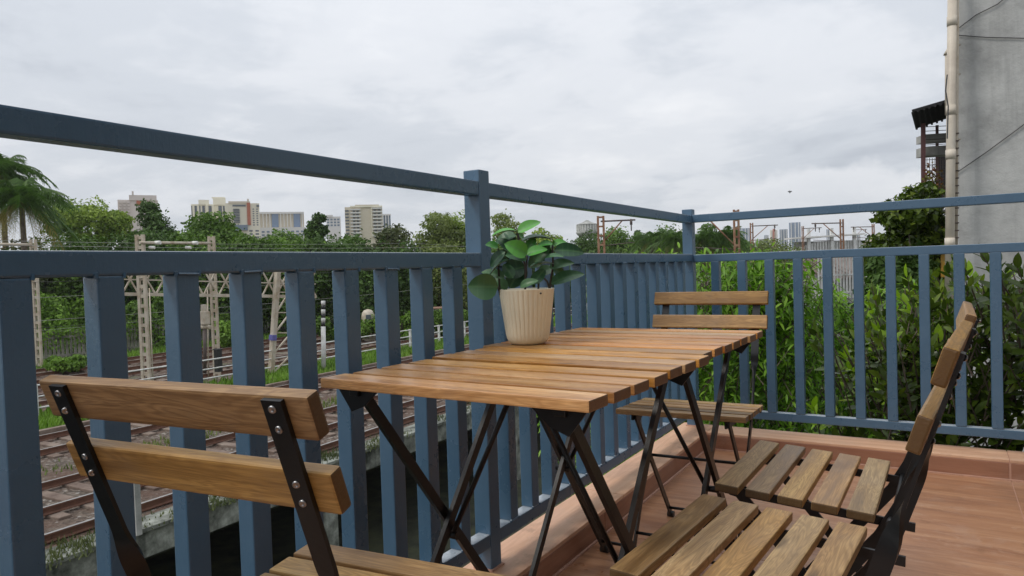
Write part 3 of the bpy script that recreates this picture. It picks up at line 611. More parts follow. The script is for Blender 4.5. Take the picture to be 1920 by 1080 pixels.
# ================================================================ RAILWAY
def rail_bm(L, top=False):
    pr = [(-.065, 0), (.065, 0), (.065, .015), (.012, .035), (.012, .105), (.034, .115), (.034, .145), (-.034, .145), (-.034, .115), (-.012, .105), (-.012, .035), (-.065, .015)]
    bm = bmesh.new(); a = [bm.verts.new((x, 0, z)) for x, z in pr]; b = [bm.verts.new((x, L, z)) for x, z in pr]
    for i in range(len(pr)): f = bm.faces.new((a[i], b[i], b[(i+1) % len(pr)], a[(i+1) % len(pr)])); f.material_index = 1 if i == 6 else 0
    bm.faces.new(a[::-1]); bm.faces.new(b); bmesh.ops.recalc_face_normals(bm, faces=bm.faces); return bm
rail_me = bm_mesh(rail_bm(180), 'rail'); rail_me.materials.append(M['rail']); rail_me.materials.append(M['railtop'])
slp_me = box_me((2.6, .24, .14), .02, name='sleeper')
def track(lat, label, s0=-5, L=180, near=True):
    t = thing('railway_track', tk(lat, 0, GZ), label, 'railway track', 'railway tracks', TH)
    for dx in (-.87, .87): link('rail', rail_me, None, t, (dx, s0, .06))
    n = 0; s = s0+.3; rg = random.Random(int(lat))
    V, F = [], []
    while s < s0+L:
        if near and s < 42:
            o = link('sleeper', slp_me, M['sleeper'], t, (rg.uniform(-.04, .04), s, -.018)); n += 1
        else:
            k = len(V)
            for dx, dy in ((-1.3, -.12), (1.3, -.12), (1.3, .12), (-1.3, .12)): V.append((dx, s+dy, .05))
            for dx, dy in ((-1.3, -.12), (1.3, -.12), (1.3, .12), (-1.3, .12)): V.append((dx, s+dy, -.05))
            F += [(k, k+1, k+2, k+3), (k, k+4, k+5, k+1), (k+1, k+5, k+6, k+2), (k+2, k+6, k+7, k+3), (k+3, k+7, k+4, k)]
        s += .62
    if V: tag(link('far_sleepers', np_mesh('sl', V, F), M['sleeper'], t), kind='stuff')
track(14.65, 'rusty railway track nearest the terrace beside the concrete edge beam')
track(19.5, 'second railway track from the terrace, this side of the white pipe fence')
track(27.2, 'railway track just beyond the white pipe fence', near=False)
track(31.4, 'railway track fourth from the terrace among the gantry masts', near=False)
track(35.6, 'farthest railway track, next to the palisade boundary fence', near=False)
o = link('spare_rail', rail_me.copy(), None, None, tk(12.4, -5, GZ+.02)); o.rotation_euler = (0, 0, TH); tag(o, 'single rusty spare rail lying along the near edge of the tracks', 'rail')
# edge beam with the dark culvert void behind it
eb = thing('edge_beam', tk(EDGE, 0, GZ), 'mould blackened concrete edge beam carrying the railway above a dark opening', 'beam', None, TH)
box('beam', (0.-.18, 45, -.30), (.42, 110, .46), M['mould'], eb, .01)
box('coping', (-.22, 45, -.03), (.62, 110, .075), M['mould'], eb, .01)
for k in range(12): box('pier', (-.45, -6+k*9., -1.9), (.5, .7, 2.8), M['mould'], eb)
tag(box('culvert_wall', tk(EDGE+6, 40, -5), (.3, 120, 3.2), M['soil'], None, 0, TH), kind='structure')
post_b = onz(259, 1003, GZ+.0)
p = thing('marker_post', post_b, 'pale concrete marker post standing on the weedy ledge by the spare rail', 'post'); box('shaft', (0, 0, .50), (.10, .10, 1.0), M['concrete'], p, .01); box('cap', (0, 0, 1.02), (.12, .12, .03), M['concrete'], p, .005)
# rubble strips / weeds on the ledge
def grass(name, region, n, h, mat, label, cat='grass'):
    P = []; V, F = [], []
    for i in range(n):
        lat, s, z = region(); p = tk(lat, s, z); a = random.uniform(0, 6.28); w = h*.16; l = h*random.uniform(.5, 1.3); tl = Vector((math.cos(a+1.5), math.sin(a+1.5), 0))*l*random.uniform(.1, .7)
        k = len(V); V += [tuple(p+Vector((math.cos(a)*w, math.sin(a)*w, 0))), tuple(p-Vector((math.cos(a)*w, math.sin(a)*w, 0))), tuple(p+tl+Vector((0, 0, l)))]; F.append((k, k+1, k+2))
    o = link(name, np_mesh(name, V, F), mat); tag(o, kind='stuff'); return o
rr = random.Random(5)
def strip_region(l0, l1, s0, s1, clump=.6, z=GZ):
    cs = [(rr.uniform(l0, l1), rr.uniform(s0, s1)) for _ in range(int((s1-s0)*1.4))]
    def f():
        c = rr.choice(cs); return (min(l1+.5, max(l0-.3, c[0]+rr.gauss(0, clump))), c[1]+rr.gauss(0, clump*1.6), z)
    return f
grass('weeds', strip_region(11.5, 12.2, 0, 40, .22), 9000, .10, M['t_brown'], '')
grass('trackside_grass', strip_region(21.8, 24.4, 2, 60, .7), 22000, .30, M['grass'], '')
grass('trackside_grass', strip_region(37.2, 39.2, 2, 80, .8), 16000, .34, M['grass'], '')
grass('track_weeds', strip_region(16.6, 17.4, 0, 60, .3), 5000, .14, M['t_olive'], '')
# kerb line of the far platform strip
box('cess_kerb', tk(21.1, 45, GZ+.1), (.18, 120, .22), M['sleeper'], None, .02, TH); tag(bpy.data.objects['cess_kerb'], kind='structure')

# white pipe fence
wf = thing('pipe_fence', tk(24.0, 0, GZ), 'low white three-rail pipe fence between the railway tracks', 'fence', None, TH)
for i in range(30): box('post', (0, 1+i*2.75, .56), (.11, .09, 1.12), M['white'], wf, .01)
for z in (1.08, .72, .36): tube('rail', [(.0, -3, z), (.0, 82, z)], .028, M['white'], wf, 8)
# palisade boundary fence
pf = thing('boundary_fence', tk(40.2, 0, GZ), 'grey concrete palisade fence with creepers in front of the trees', 'fence', None, TH)
M['pale'] = stained('weathered_pale', (.20, .19, .16), (.07, .075, .05), (.30, .28, .24), 1.2)
pal = box_me((.06, .13, 1.7), .01); npal = 0
for i in range(290): link('pale', pal, M['pale'], pf, (0, 2+i*.22, .85))
for z in (.35, 1.35): box('rail', (.06, 40, z), (.06, 84, .12), M['pale'], pf)

# gantries
def lattice_mast(bm, p, h, w, brace=.5, t=.05, depth=None):
    dp = depth or w*.6
    for sx in (-1, 1): add_box(bm, Vector((p[0]+sx*w/2, p[1], p[2]+h/2)), (t, dp, h))
    z = .25
    while z < h: add_box(bm, Vector((p[0], p[1], p[2]+z)), (w-t*.9, dp*.8, .13 if brace < .6 else .1)); z += brace
def mast(name, u, v0, v1, D, label, mat, w=.36, brace=.55, arm=None, grp='overhead line masts', cat='mast', t=.07):
    a = at(u, v0, D); base = Vector((a.x, a.y, GZ)); T_ = thing(name, base, label, cat, grp, YAW)
    bm = bmesh.new(); lattice_mast(bm, (0, 0, 0), a.z-GZ, w, brace, t); link('mast_column', bm_mesh(bm, 'mast'), mat, T_)
    if arm:
        sg, L, drop = arm; h = a.z-GZ-.35
        bm = bmesh.new(); add_tube(bm, [(0, 0, h), (sg*L, 0, h+.03)], .055, 7); link('arm', bm_mesh(bm, 'arm'), M['darkmast'], T_)
        bm = bmesh.new(); add_tube(bm, [(0, 0, h-drop), (sg*L*.62, 0, h)], .045, 7); link('strut', bm_mesh(bm, 'strut'), mat, T_)
        bm = bmesh.new(); add_tube(bm, [(sg*L*.88, 0, h+.1), (sg*L*.88, 0, h-drop*.45)], .04, 6); add_tube(bm, [(sg*.2, 0, h-drop*1.05), (sg*L*.95, 0, h-drop*.95)], .03, 6)
        add_tube(bm, [(sg*L*.88, 0, h+.02), (sg*L*.88, 0, h-.28)], .085, 8); link('registration_arm', bm_mesh(bm, 'reg'), M['darkmast'], T_)
    return T_
mast('lattice_mast', 62, 449, 680, 35, 'lattice mast at the far left beside the first visible baluster gap', M['galv'], .22, .42, grp='cream lattice masts', t=.09)
m1 = mast('lattice_mast', 262, 440, 718, 27.5, 'left lattice mast of the cream portal gantry', M['galv'], .24, .38, grp='cream lattice masts', t=.10)
m2 = mast('lattice_mast', 396, 443, 705, 30.0, 'right lattice mast of the cream portal gantry', M['galv'], .20, .38, grp='cream lattice masts', t=.09)
def truss(name, a, b, h, label, mat, n, cat='gantry'):
    o = thing(name, a, label, cat); b = b-a; a = Vector((0, 0, 0)); u = Vector((0, 0, h))
    bar('bottom_chord', a, b, .13, .13, mat, o); bar('top_chord', a+u, b+u, .11, .11, mat, o); bar('middle_chord', a+u*.5, b+u*.5, .05, .05, mat, o)
    for i in range(n):
        p, q = a+(b-a)*(i/n), a+(b-a)*((i+1)/n)
        bm = bmesh.new(); add_bar(bm, p, q+u, .06, .05); add_bar(bm, p+u, q, .06, .05); link('lacing', bm_mesh(bm, 'l'), mat, o)
    return o
A_, B_ = at(150, 551, 26.6), at(585, 557, 31.5)
truss('truss_beam', A_+Vector((0, .25, 0)), B_+Vector((0, .25, 0)), 1.15, 'deep cream lattice truss beam crossing behind the balusters between the masts', M['galv'], 15)
tb = thing('portal_beam', at(262, 455, 27.3), 'slim cream beam joining the tops of the two gantry masts', 'beam'); q_ = at(396, 456, 29.8)-tb.location
tube('tube', [(0, 0, 0), q_], .055, M['galv'], tb)
for f in (.2, .72): tube('insulator', [q_*f+Vector((0, 0, .0)), q_*f+Vector((.2, .1, .0))], .075, M['insul'], tb, 8)
for f in (.12, .62): tube('insulator', [q_*f+Vector((0, 0, -.18)), q_*f+Vector((.2, .1, -.2))], .06, M['insul'], tb, 8)
tb = thing('portal_beam', at(-60, 457, 34), 'slim cream beam running left from the far left mast top', 'beam'); tube('tube', [(0, 0, 0), at(60, 459, 34.8)-tb.location], .07, M['galv'], tb)
# tapering braced tower of the truss
tw_ = thing('gantry_tower', at(512, 700, 30.6), 'cream tapering braced tower leg of the truss gantry with a blue band', 'tower')
rel = lambda u, v, D: at(u, v, D)-tw_.location
bar('tower_leg', rel(508, 705, 30.6), rel(521, 500, 30.6), .20, .20, M['galv'], tw_); bar('tower_leg', rel(552, 705, 31.4), rel(538, 500, 31.4), .14, .14, M['galv'], tw_)
for i in range(5):
    v = 700-i*38; bar('tower_brace', rel(512+i*2, v, 30.6), rel(548-i*2, v-38, 31.3), .07, .05, M['galv'], tw_); bar('tower_brace', rel(512+i*2, v-38, 30.6), rel(548-i*2, v-38, 31.3), .07, .05, M['galv'], tw_)
bar('painted_band', rel(511.3, 638, 30.5), rel(511.9, 628, 30.5), .23, .23, plain('violet_band', (.12, .12, .36), .6), tw_)
# hanging rod and drop wires near the masts
o = tube('counterweight_rod', [at(280, 540, 27.0), at(287, 716, 26.7)], .025, M['galv'], None, 6); tag(o, 'thin pale rod hanging beside the left gantry mast', 'rod')
o = tube('counterweight_rod', [at(389, 540, 29.6), at(391, 712, 29.4)], .03, M['galv'], None, 6); tag(o, 'thin pale rod hanging beside the right gantry mast', 'rod')
# signal with lamp box
sg_ = thing('signal_post', at(384, 700, 29.0), 'dark signal post with a cream box on top, between the gantry masts', 'signal'); L_ = sg_.location
tube('post', [(0, 0, 0), at(384, 615, 29.0)-L_], .07, M['darkmast'], sg_); tube('platform', [at(375, 613, 29)-L_, at(394, 613, 29)-L_], .09, M['galv'], sg_)
c_ = at(383, 596, 29)-L_; box('box', c_, (.38, .3, .55), M['galv'], sg_, .04); box('finial', c_+Vector((0, 0, .4)), (.18, .18, .3), M['galv'], sg_, .03)
sp_ = thing('banded_pole', at(607, 690, 31.2), 'thin black and white banded pole rising behind the white fence', 'pole'); L_ = sp_.location
tube('pole', [(0, 0, 0), at(606, 612, 31.2)-L_], .10, M['white'], sp_)
for i in range(6): tube('band', [at(606, 612-i*8, 31.2)-L_, at(606, 604-i*8, 31.2)-L_], .09, M['white'] if i % 2 else M['plastic'], sp_)
bx2 = thing('relay_box', at(410, 697, 29), 'small black upright relay box low beside the right gantry mast', 'box'); box('cabinet', (0, 0, .45), (.25, .22, .9), M['plastic'], bx2, .02); box('lid', (0, 0, .92), (.3, .26, .05), M['plastic'], bx2, .01)
# far masts on the right
mast('cantilever_mast', 1126, 405, 520, 46, 'rusty mast with an arm reaching right, in front of the water tower', M['rustmast'], .36, .6, (1, 2.25, 1.5), grp='rusty cantilever masts', t=.12)
mast('cantilever_mast', 1380, 393, 520, 42, 'rusty mast with an arm reaching left, nearest the railing corner', M['rustmast'], .26, .5, (-1, 2.9, 1.9), grp='rusty cantilever masts', t=.09)
mast('cantilever_mast', 1409, 418, 520, 78, 'slim mast with an arm reaching right, before the leftmost blue tower', M['rustmast'], .26, .9, (1, 2.9, 1.5), grp='rusty cantilever masts', t=.1)
mast('cantilever_mast', 1505, 424, 520, 105, 'distant mast with an arm reaching right above the pale shed', M['rustmast'], .22, 1.2, (1, 2.8, 1.5), grp='rusty cantilever masts', t=.1)
mast('cantilever_mast', 1578, 411, 520, 66, 'dark mast with an arm reaching left above the pale shed', M['rustmast'], .26, .7, (-1, 2.8, 1.6), grp='rusty cantilever masts', t=.1)
mast('cantilever_mast', 1637, 420, 520, 92, 'dark mast with stacked arms reaching left, beside the big dark tree', M['rustmast'], .24, .9, (-1, 2.9, 1.4), grp='rusty cantilever masts', t=.1)
mast('cantilever_mast', 1601, 428, 520, 150, 'very distant mast with an arm reaching right behind the yellow block', M['rustmast'], .26, 1.2, (1, 2.8, 1.6), grp='rusty cantilever masts', t=.12)
# overhead wires along the tracks
def wire(lat, z, s0, s1, label, mat='wire', r=.011, sag=.35, span=48):
    pts = []; s = s0
    while s <= s1: pts.append(tk(lat, s, z-sag*(1-(2*(((s-s0) % span)/span)-1)**2))); s += 6
    o = tube('overhead_wire', pts, r, M[mat], None, 5); tag(o, label, 'wire', 'overhead railway wires')
for i, (lat, z, mt) in enumerate(((14.65, 2.05, 'wire'), (14.9, 1.55, 'wire'), (19.5, 2.2, 'wire'), (19.5, 1.2, 'wirel'), (27.2, 2.6, 'wirel'), (27.2, 1.3, 'wire'), (31.4, 3.0, 'wirel'), (31.4, 1.6, 'wire'), (35.6, 2.2, 'wirel'), (35.6, .6, 'wirel'), (27.3, -.1, 'wirel'), (31.5, -.6, 'wire'), (38, -1.1, 'wirel'))):
    if i < 4: continue
    wire(lat, z, -6, 138, 'thin %s overhead wire, %s counted outward from the white pipe fence' % ('pale' if mt == 'wirel' else 'dark', ('first', 'second', 'third', 'fourth', 'fifth', 'sixth', 'seventh', 'eighth', 'ninth')[i-4]), mt, .0075)

# ================================================================ BUILDINGS
def paintm(name, c, v=.08): return plain(name, c, .85, 0, v, .05)
M['cream'] = paintm('cream_render', (.74, .70, .56)); M['beige'] = paintm('beige_render', (.62, .55, .43)); M['pinkish'] = paintm('raw_concrete', (.60, .54, .49)); M['offwhite'] = paintm('offwhite', (.66, .65, .62))
M['glassd'] = plain('dark_window', (.10, .12, .14), .2, 0, .2, .2); M['blueglass'] = plain('blue_glass', (.16, .22, .32), .25, 0, .15, .05); M['orange'] = paintm('orange_netting', (.42, .13, .07)); M['bluegrey'] = paintm('bluegrey_panel', (.16, .21, .27)); M['brick'] = paintm('redbrown', (.33, .20, .14))
def building(name, u0, u1, vt, vb, D, mat, label, depth=14, cat='building', feats=(), grp=None):
    """front faces the terrace; feats: (u0,u1,v0,v1,kind,mat,out)"""
    c = at((u0+u1)/2, vt, D); zt = c.z; zb = min(-6.6, at((u0+u1)/2, vb, D).z); k = D/FPX; w = (u1-u0)*k
    yaw = math.atan2(c.y-CAM.y, c.x-CAM.x)-math.pi/2; t = thing(name, (c.x, c.y, zb), label, cat, grp, yaw)
    box('wall', (0, depth/2, (zt-zb)/2), (w, depth, zt-zb), mat, t)
    um = (u0+u1)/2
    for f in feats:
        a0, a1, v0, v1, nm, fm, outw = f; zz1 = at(um, v0, D).z-zb; zz0 = at(um, v1, D).z-zb; x0 = (a0-um)*k; x1 = (a1-um)*k
        box(nm, ((x0+x1)/2, -outw/2+.05 if outw > 0 else .02, (zz0+zz1)/2), (x1-x0, max(.12, abs(outw)), zz1-zz0), fm, t)
    return t
def grid(u0, u1, n, v0, v1, m, wu, hv, nm='window', mat=None, outw=.1):
    r = []
    for i in range(n):
        for j in range(m):
            a = u0+(u1-u0)*(i+.5)/n; b = v0+(v1-v0)*(j+.5)/m; r.append((a-wu/2, a+wu/2, b-hv/2, b+hv/2, nm, mat or M['glassd'], outw))
    return r
building('unfinished_block', 225, 292, 375, 520, 250, M['pinkish'], 'pinkish unfinished tower block behind the twin-peaked dark tree', 14, feats=[(244, 290, 366, 376, 'roof_room', M['pinkish'], -1), (249, 252, 359, 367, 'roof_mast', M['pinkish'], -1), (256, 264, 370, 385, 'scaffold_net', M['orange'], .4)]+grid(226, 246, 3, 377, 400, 4, 3.2, 3.2, mat=M['pinkish'], outw=.8)+grid(266, 290, 3, 378, 420, 7, 3, 2.4))
building('tower_block', 361, 424, 383, 520, 300, M['cream'], 'cream tower block with dark vertical window strips, left of the pair', 16, feats=[(374, 392, 375, 384, 'roof_room', M['cream'], -1), (399, 421, 371, 384, 'roof_room', M['cream'], -1), (397, 420, 369.5, 372, 'roof_parapet', M['cream'], -.5)]+[(a, a+w_, 386, 460, 'window_strip', M['glassd'], .2) for a, w_ in ((361.5, 1.6), (367, 4), (375, 2), (380, 4.5), (391, 5), (408, 6), (416, 3))]+[(a, a+3.2, 384, 460, 'pilaster', M['cream'], 1.2) for a in (363.3, 386.5, 397)])
building('tower_block', 424, 484, 381, 520, 290, M['cream'], 'cream tower block with an orange strip and balconies, right of the pair', 16, feats=[(430, 468, 377.5, 382, 'roof_parapet', M['beige'], -.6), (463, 466, 373, 378, 'roof_mast', M['beige'], -.6), (462, 468, 380, 422, 'painted_strip', M['orange'], .5), (479, 484, 384, 388, 'roof_sign', M['glassd'], .6)]+grid(437, 450, 1, 391, 418, 9, 11, 1.7, 'balcony', M['glassd'], .7)+grid(470, 483, 2, 390, 424, 8, 3, 2)+[(437, 460, 384, 387, 'window', M['glassd'], .3), (436, 462, 422, 432, 'podium_roof', M['bluegrey'], 1.2)]+grid(462, 484, 2, 430, 460, 5, 6, 3))
building('office_block', 487, 568, 400, 520, 330, M['beige'], 'long block with alternating beige and blue-grey bands above a white base', 18, feats=[(486, 568, 397.5, 401, 'parapet', M['offwhite'], .8), (487, 570, 427, 520, 'podium', M['offwhite'], 3)]+[(a, a+w_, 401, 426, 'glazed_band', M['blueglass'], .5) for a, w_ in ((510, 12), (549, 12))]+[(a, a+1.6, 401, 426, 'pilaster', M['offwhite'], .8) for a in (488, 494, 500, 506, 525, 531, 537, 543, 564)]+grid(490, 568, 9, 432, 444, 2, 5, 3.2, mat=M['bluegrey'], outw=3.1))
building('distant_block', 612, 638, 406, 520, 380, M['offwhite'], 'small grey-white distant block between the tall tree and the beige tower', 14, feats=[(613, 624, 403, 407, 'roof_room', M['offwhite'], -1)]+grid(612, 637, 4, 409, 425, 3, 4, 3.2, mat=M['bluegrey']))
building('apartment_tower', 647, 716, 388, 520, 240, M['beige'], 'beige apartment tower with stacked white balconies on both sides', 16, feats=[(666, 710, 384, 389, 'roof_room', M['beige'], -1), (657, 716, 386, 388.5, 'parapet', M['cream'], .6), (695, 697, 388, 445, 'pilaster', M['cream'], .5)]+grid(657, 676, 1, 390, 446, 9, 19, 2.3, 'balcony', M['offwhite'], 1.5)+grid(660, 674, 2, 393, 449, 9, 4, 2.4, 'window', M['glassd'], .2)+grid(697, 716, 1, 388, 446, 9, 18, 2.3, 'balcony', M['offwhite'], 1.5)+grid(698, 714, 2, 391, 449, 9, 5, 2.2, 'window', M['glassd'], .2)+grid(647, 655, 1, 392, 446, 9, 6.5, 2.6, 'window', M['glassd'], .3))
building('distant_block', 716, 732, 403, 520, 300, M['bluegrey'], 'narrow blue-grey block just right of the beige apartment tower', 14, feats=[(715.5, 732.5, 401.5, 404, 'parapet', M['offwhite'], .6)]+[(a, a+2, 404, 440, 'pilaster', M['offwhite'], .6) for a in (717, 722, 727)])
for u0, u1, vt, D, mt, lb in ((1388, 1405, 428, 900, 'blueglass', 'blue glass tower, leftmost of the far skyline'), (1433, 1441, 441, 950, 'blueglass', 'small dark blue far tower beside the tan one'), (1444, 1457, 431, 800, 'cream', 'tan far tower with an orange strip'), (1462, 1476, 430, 950, 'bluegrey', 'grey far tower left of the tallest glass one'), (1480, 1500, 417, 900, 'blueglass', 'tallest blue glass tower of the far skyline'), (1550, 1560, 430, 1100, 'blueglass', 'small blue far tower above the pale shed'), (1599, 1612, 440, 800, 'bluegrey', 'low grey far block left of the yellow block'), (1634, 1648, 441, 900, 'brick', 'low reddish far block near the big dark tree'), (1415, 1432, 448, 1000, 'offwhite', 'low pale far block between the first two towers'), (1501, 1515, 443, 1000, 'offwhite', 'low pale far block right of the tallest glass tower')):
    fs = [(u0+(u1-u0)*f, u0+(u1-u0)*f+1.4, vt+.5, 470, 'pilaster', M['offwhite'], 1.5) for f in (.15, .5, .8)]
    if mt == 'cream': fs.append((1449, 1452, 429, 470, 'painted_strip', M['orange'], 2))
    building('skyscraper', u0, u1, vt, 475, D, M[mt], lb, 40, 'skyscraper', fs)
building('yellow_block', 1611, 1640, 452, 500, 190, paintm('yellow_render', (.48, .42, .26)), 'low yellowish block with a flat roof beside the big dark tree', 12, feats=[(1609, 1642, 450.5, 453, 'roof_slab', M['beige'], .8)]+grid(1612, 1639, 4, 455, 466, 1, 3.5, 4))
# pale ribbed shed / bridge panels
sh = thing('platform_shed', at(1560, 470, 120), 'pale ribbed railway shed with a sloping roof seen above the far railing', 'shed', None, YAW); k = 120/FPX
for i in range(26):
    uu = 1486+i*5.2; h_ = (6+min(i, 9)*1.6)*k; box('panel', ((uu-1560)*k, 0, h_/2-1.3), (.32, .4, h_+2.2), M['white'], sh)
for uu in (1514, 1557, 1599): box('column', ((uu-1560)*k, -.6, 1.2), (.45, .45, 5.2), M['white'], sh)
box('wall', (-.2, 1.4, .2), (11.2, .4, 3.0), M['concrete'], sh); o = box('roof', (-1.2, .2, 2.45), (12.4, 3.2, .25), M['offwhite'], sh); o.rotation_euler = (0, -.03, 0)
# brown roofs and pale fence seen between the balusters
rf = thing('tin_roof_shed', at(1596, 500, 34), 'rusty brown tin roof shed seen between balusters below the middle rail', 'shed', None, YAW)
M['tinroof'] = stained('rusty_tin', (.16, .11, .09), (.08, .055, .045), (.24, .18, .15), 1.5, .7)
o = box('roof', (0, 1.6, 0), (2.6, 4.2, .12), M['tinroof'], rf); o.rotation_euler = (R(14), R(-7), 0)
for i in range(8): q = box('roof_rib', (-1.2+i*.32, 1.6, .09), (.05, 4.2, .05), M['tinroof'], rf); q.rotation_euler = (R(14), R(-7), 0)
box('wall', (0, 2, -2.4), (2.2, 3., 3.9), M['concrete'], rf)
gf = thing('grille_fence', at(1585, 532, 24), 'white grille fence below the tin roof, seen between two balusters', 'fence', None, YAW)
for i in range(24): box('bar', (-.9+i*.12, i*.03, .3), (.045, .04, 1.6), M['white'], gf)
for z in (-.3, .3, 1.0): box('rail', (.5, .35, z), (2.9, .05, .05), M['white'], gf).rotation_euler = (0, 0, .24)
o = thing('white_sheet_wall', at(1640, 508, 30), 'curved white sheet wall between balusters left of the dark tree', 'wall', None, YAW)
for i in range(8): box('panel', (-.35+i*.12, i*.12, -.25+i*.075), (.115, .05, .62), M['white'], o)
# water tower
wt = thing('water_tower', at(1103, 500, 150), 'round concrete water tower with a conical roof above the trees', 'water tower'); k = 150/FPX
bm = bmesh.new(); zt = at(1103, 413, 150).z-wt.location.z; zb_ = at(1103, 441, 150).z-wt.location.z; rw = 20*k
lathe(bm, [(.3, zt), (rw*.35, zt-.35), (rw*1.02, at(1103, 421, 150).z-wt.location.z)], 24); link('roof', bm_mesh(bm, 'roof'), M['concrete'], wt)
bm = bmesh.new(); lathe(bm, [(rw*.96, at(1103, 421, 150).z-wt.location.z), (rw*.96, at(1103, 434, 150).z-wt.location.z), (rw*1.05, at(1103, 435, 150).z-wt.location.z), (rw*1.05, at(1103, 437, 150).z-wt.location.z), (rw*.9, zb_), (rw*.5, zb_-.6)], 24); link('tank', bm_mesh(bm, 'tank'), M['concrete'], wt)
for i in range(8): a = i*math.pi/4; box('pier', (math.cos(a)*rw*.7, math.sin(a)*rw*.7, zb_/2-3), (.5, .5, zb_+6), M['concrete'], wt)
for i in range(24): a = i*math.pi/12; box('pilaster', (math.cos(a)*rw*.98, math.sin(a)*rw*.98, at(1103, 427.5, 150).z-wt.location.z), (.14, .14, 1.3), M['white'], wt)

# grey neighbour building, its pipes and cables
gb = thing('grey_building', (0, 0, -6.4), 'tall windowless grey cement building on the right edge', 'building')
c0 = at(1796, 300, 9.2); box('wall', (c0.x+5, c0.y+3.5, 7.5), (10, 7, 28), M['greywall'], gb)
pp = thing('drain_pipe', (0, 0, 0), 'thick cream plastic drain pipe running down the corner of the grey building', 'pipe')
P0, P1 = at(1786, -60, 8.95), at(1780, 560, 8.95); tube('pipe', [P0, P1], .052, M['pvc'], pp, 16)
for v in (40, 207, 290, 455): q = P0.lerp(P1, (v+60)/620); tube('collar', [q+Vector((0, 0, -.06)), q+Vector((0, 0, .06))], .058, M['pvc'], pp, 16)
tube('branch', [at(1779, 100, 9.3), at(1779, 215, 9.3)], .045, M['pvc'], pp, 12); tube('hopper', [at(1779, 90, 9.3), at(1779, 102, 9.3)], [.02, .065], M['pvc'], pp, 10)
for v in (85, 140, 262, 380): tube('clamp', [at(1780, v, 9.0), at(1800, v-1, 9.05)], .012, M['galv'], pp, 6)
cp = thing('conduit', (0, 0, 0), 'thin grey conduit with ties beside the cream drain pipe', 'pipe'); tube('tube', [at(1795.5, -60, 9.02), at(1793, 480, 9.02)], .018, M['galv'], cp, 8)
for i in range(16): box('tie', at(1794, 250+i*14, 9.0), (.05, .02, .015), M['darkmast'], cp)
def onwall(u, v): d = ray(u, v); return CAM+d*((c0.y-.02-CAM.y)/d.y)
def wallcable(pts, label, D=None, r=.006):
    o = tube('cable', [at(u, v, D) if D else onwall(u, v) for u, v in pts], r, M['wire'], None, 5); tag(o, label, 'cable')
wallcable([(1796, 54), (1830, 28), (1870, 8), (1892, -10)], 'black cable climbing to the right at the top of the grey wall')
wallcable([(1796, 66), (1850, 70), (1935, 72)], 'nearly level black cable across the top of the grey wall')
wallcable([(1772, 350), (1796, 322), (1850, 285), (1900, 248), (1935, 222)], 'slanting black cable rising across the middle of the grey wall')
wallcable([(1776, 140), (1773, 170), (1778, 200), (1776, 260)], 'short black cable looping beside the drain pipe', 8.8, .008)
# half-built structure with canopy
hs_ = thing('scaffold_structure', at(1745, 470, 15), 'half built maroon steel structure under a dark slanting canopy left of the drain pipe', 'structure'); L_ = hs_.location; q3 = lambda u, v, D: at(u, v, D)-L_
M['maroon'] = plain('maroon_steel', (.085, .03, .03), .6, 0, .25, 3); M['tin'] = plain('dark_tin', (.022, .022, .024), .9, 0, .3, 4)
def quad(name, ps, mat, parent, th_=.05):
    bm = bmesh.new(); a = [bm.verts.new(p) for p in ps]; n_ = (ps[1]-ps[0]).cross(ps[2]-ps[0]).normalized()*th_; b = [bm.verts.new(p+n_) for p in ps]
    bm.faces.new(a); bm.faces.new(b[::-1])
    for i in range(4): bm.faces.new((a[i], b[i], b[(i+1) % 4], a[(i+1) % 4]))
    return link(name, bm_mesh(bm, name), mat, parent)
quad('canopy', [q3(1719, 241, 15.6), q3(1711, 210, 14), q3(1800, 184, 14), q3(1800, 214, 15.6)], M['tin'], hs_)
for i in range(9): bar('canopy_rib', q3(1719+i*9.5, 242-i*3, 15.55), q3(1711+i*10.5, 211-i*3, 13.95), .04, .03, M['tin'], hs_)
for u in (1731, 1790): bar('column', q3(u, 232, 14.6), q3(u+1, 520, 14.6), .085, .085, M['maroon'], hs_)
bar('column', q3(1757, 235, 15.6), q3(1758, 520, 15.6), .06, .06, M['maroon'], hs_)
for v0, v1 in ((252, 266), (275, 292), (395, 402), (430, 436)): quad('floor_slab', [q3(1733, v1, 15), q3(1733, v0, 15), q3(1796, v0-4, 15), q3(1796, v1-4, 15)], M['concrete'], hs_, .3)
for v in (238, 246, 262, 272, 300, 310, 320, 330, 341, 352, 365): bar('grille_bar', q3(1735, v, 14.8), q3(1795, v-3, 14.8), .012, .012, M['darkmast'], hs_)
for u in range(1738, 1796, 5): bar('grille_bar', q3(u, 296, 14.8), q3(u, 372, 14.8), .012, .012, M['darkmast'], hs_)
box('wall', q3(1783, 330, 16.2), (.5, .3, 1.2), M['tin'], hs_)
bar('painted_post', q3(1771, 425, 13.0), q3(1771, 520, 13.0), .12, .12, plain('yellow_paint', (.60, .34, .05), .6, 0, .3, 6), hs_)
tag(bpy.data.objects.get('scaffold_structure'))
# creeper with red twigs on it
P_, Q_ = crown_pts([(tuple(at(1750, 365, 14)), (.32, .3, .45)), (tuple(at(1757, 420, 14)), (.35, .3, .45)), (tuple(at(1745, 330, 14)), (.15, .15, .25))], 900, .2); l = .07*(.6+.8*RNG.random(len(P_)))
V, F = leaf_cloud(P_, Q_, l, l*.6); o = link('creeper', np_mesh('cr', V, F), foliage_mat('creeper', [(.14, .035, .02), (.20, .08, .03), (.09, .10, .02), (.25, .22, .03)], .3)); tag(o, 'reddish and yellow creeper hanging on the maroon structure', 'creeper')

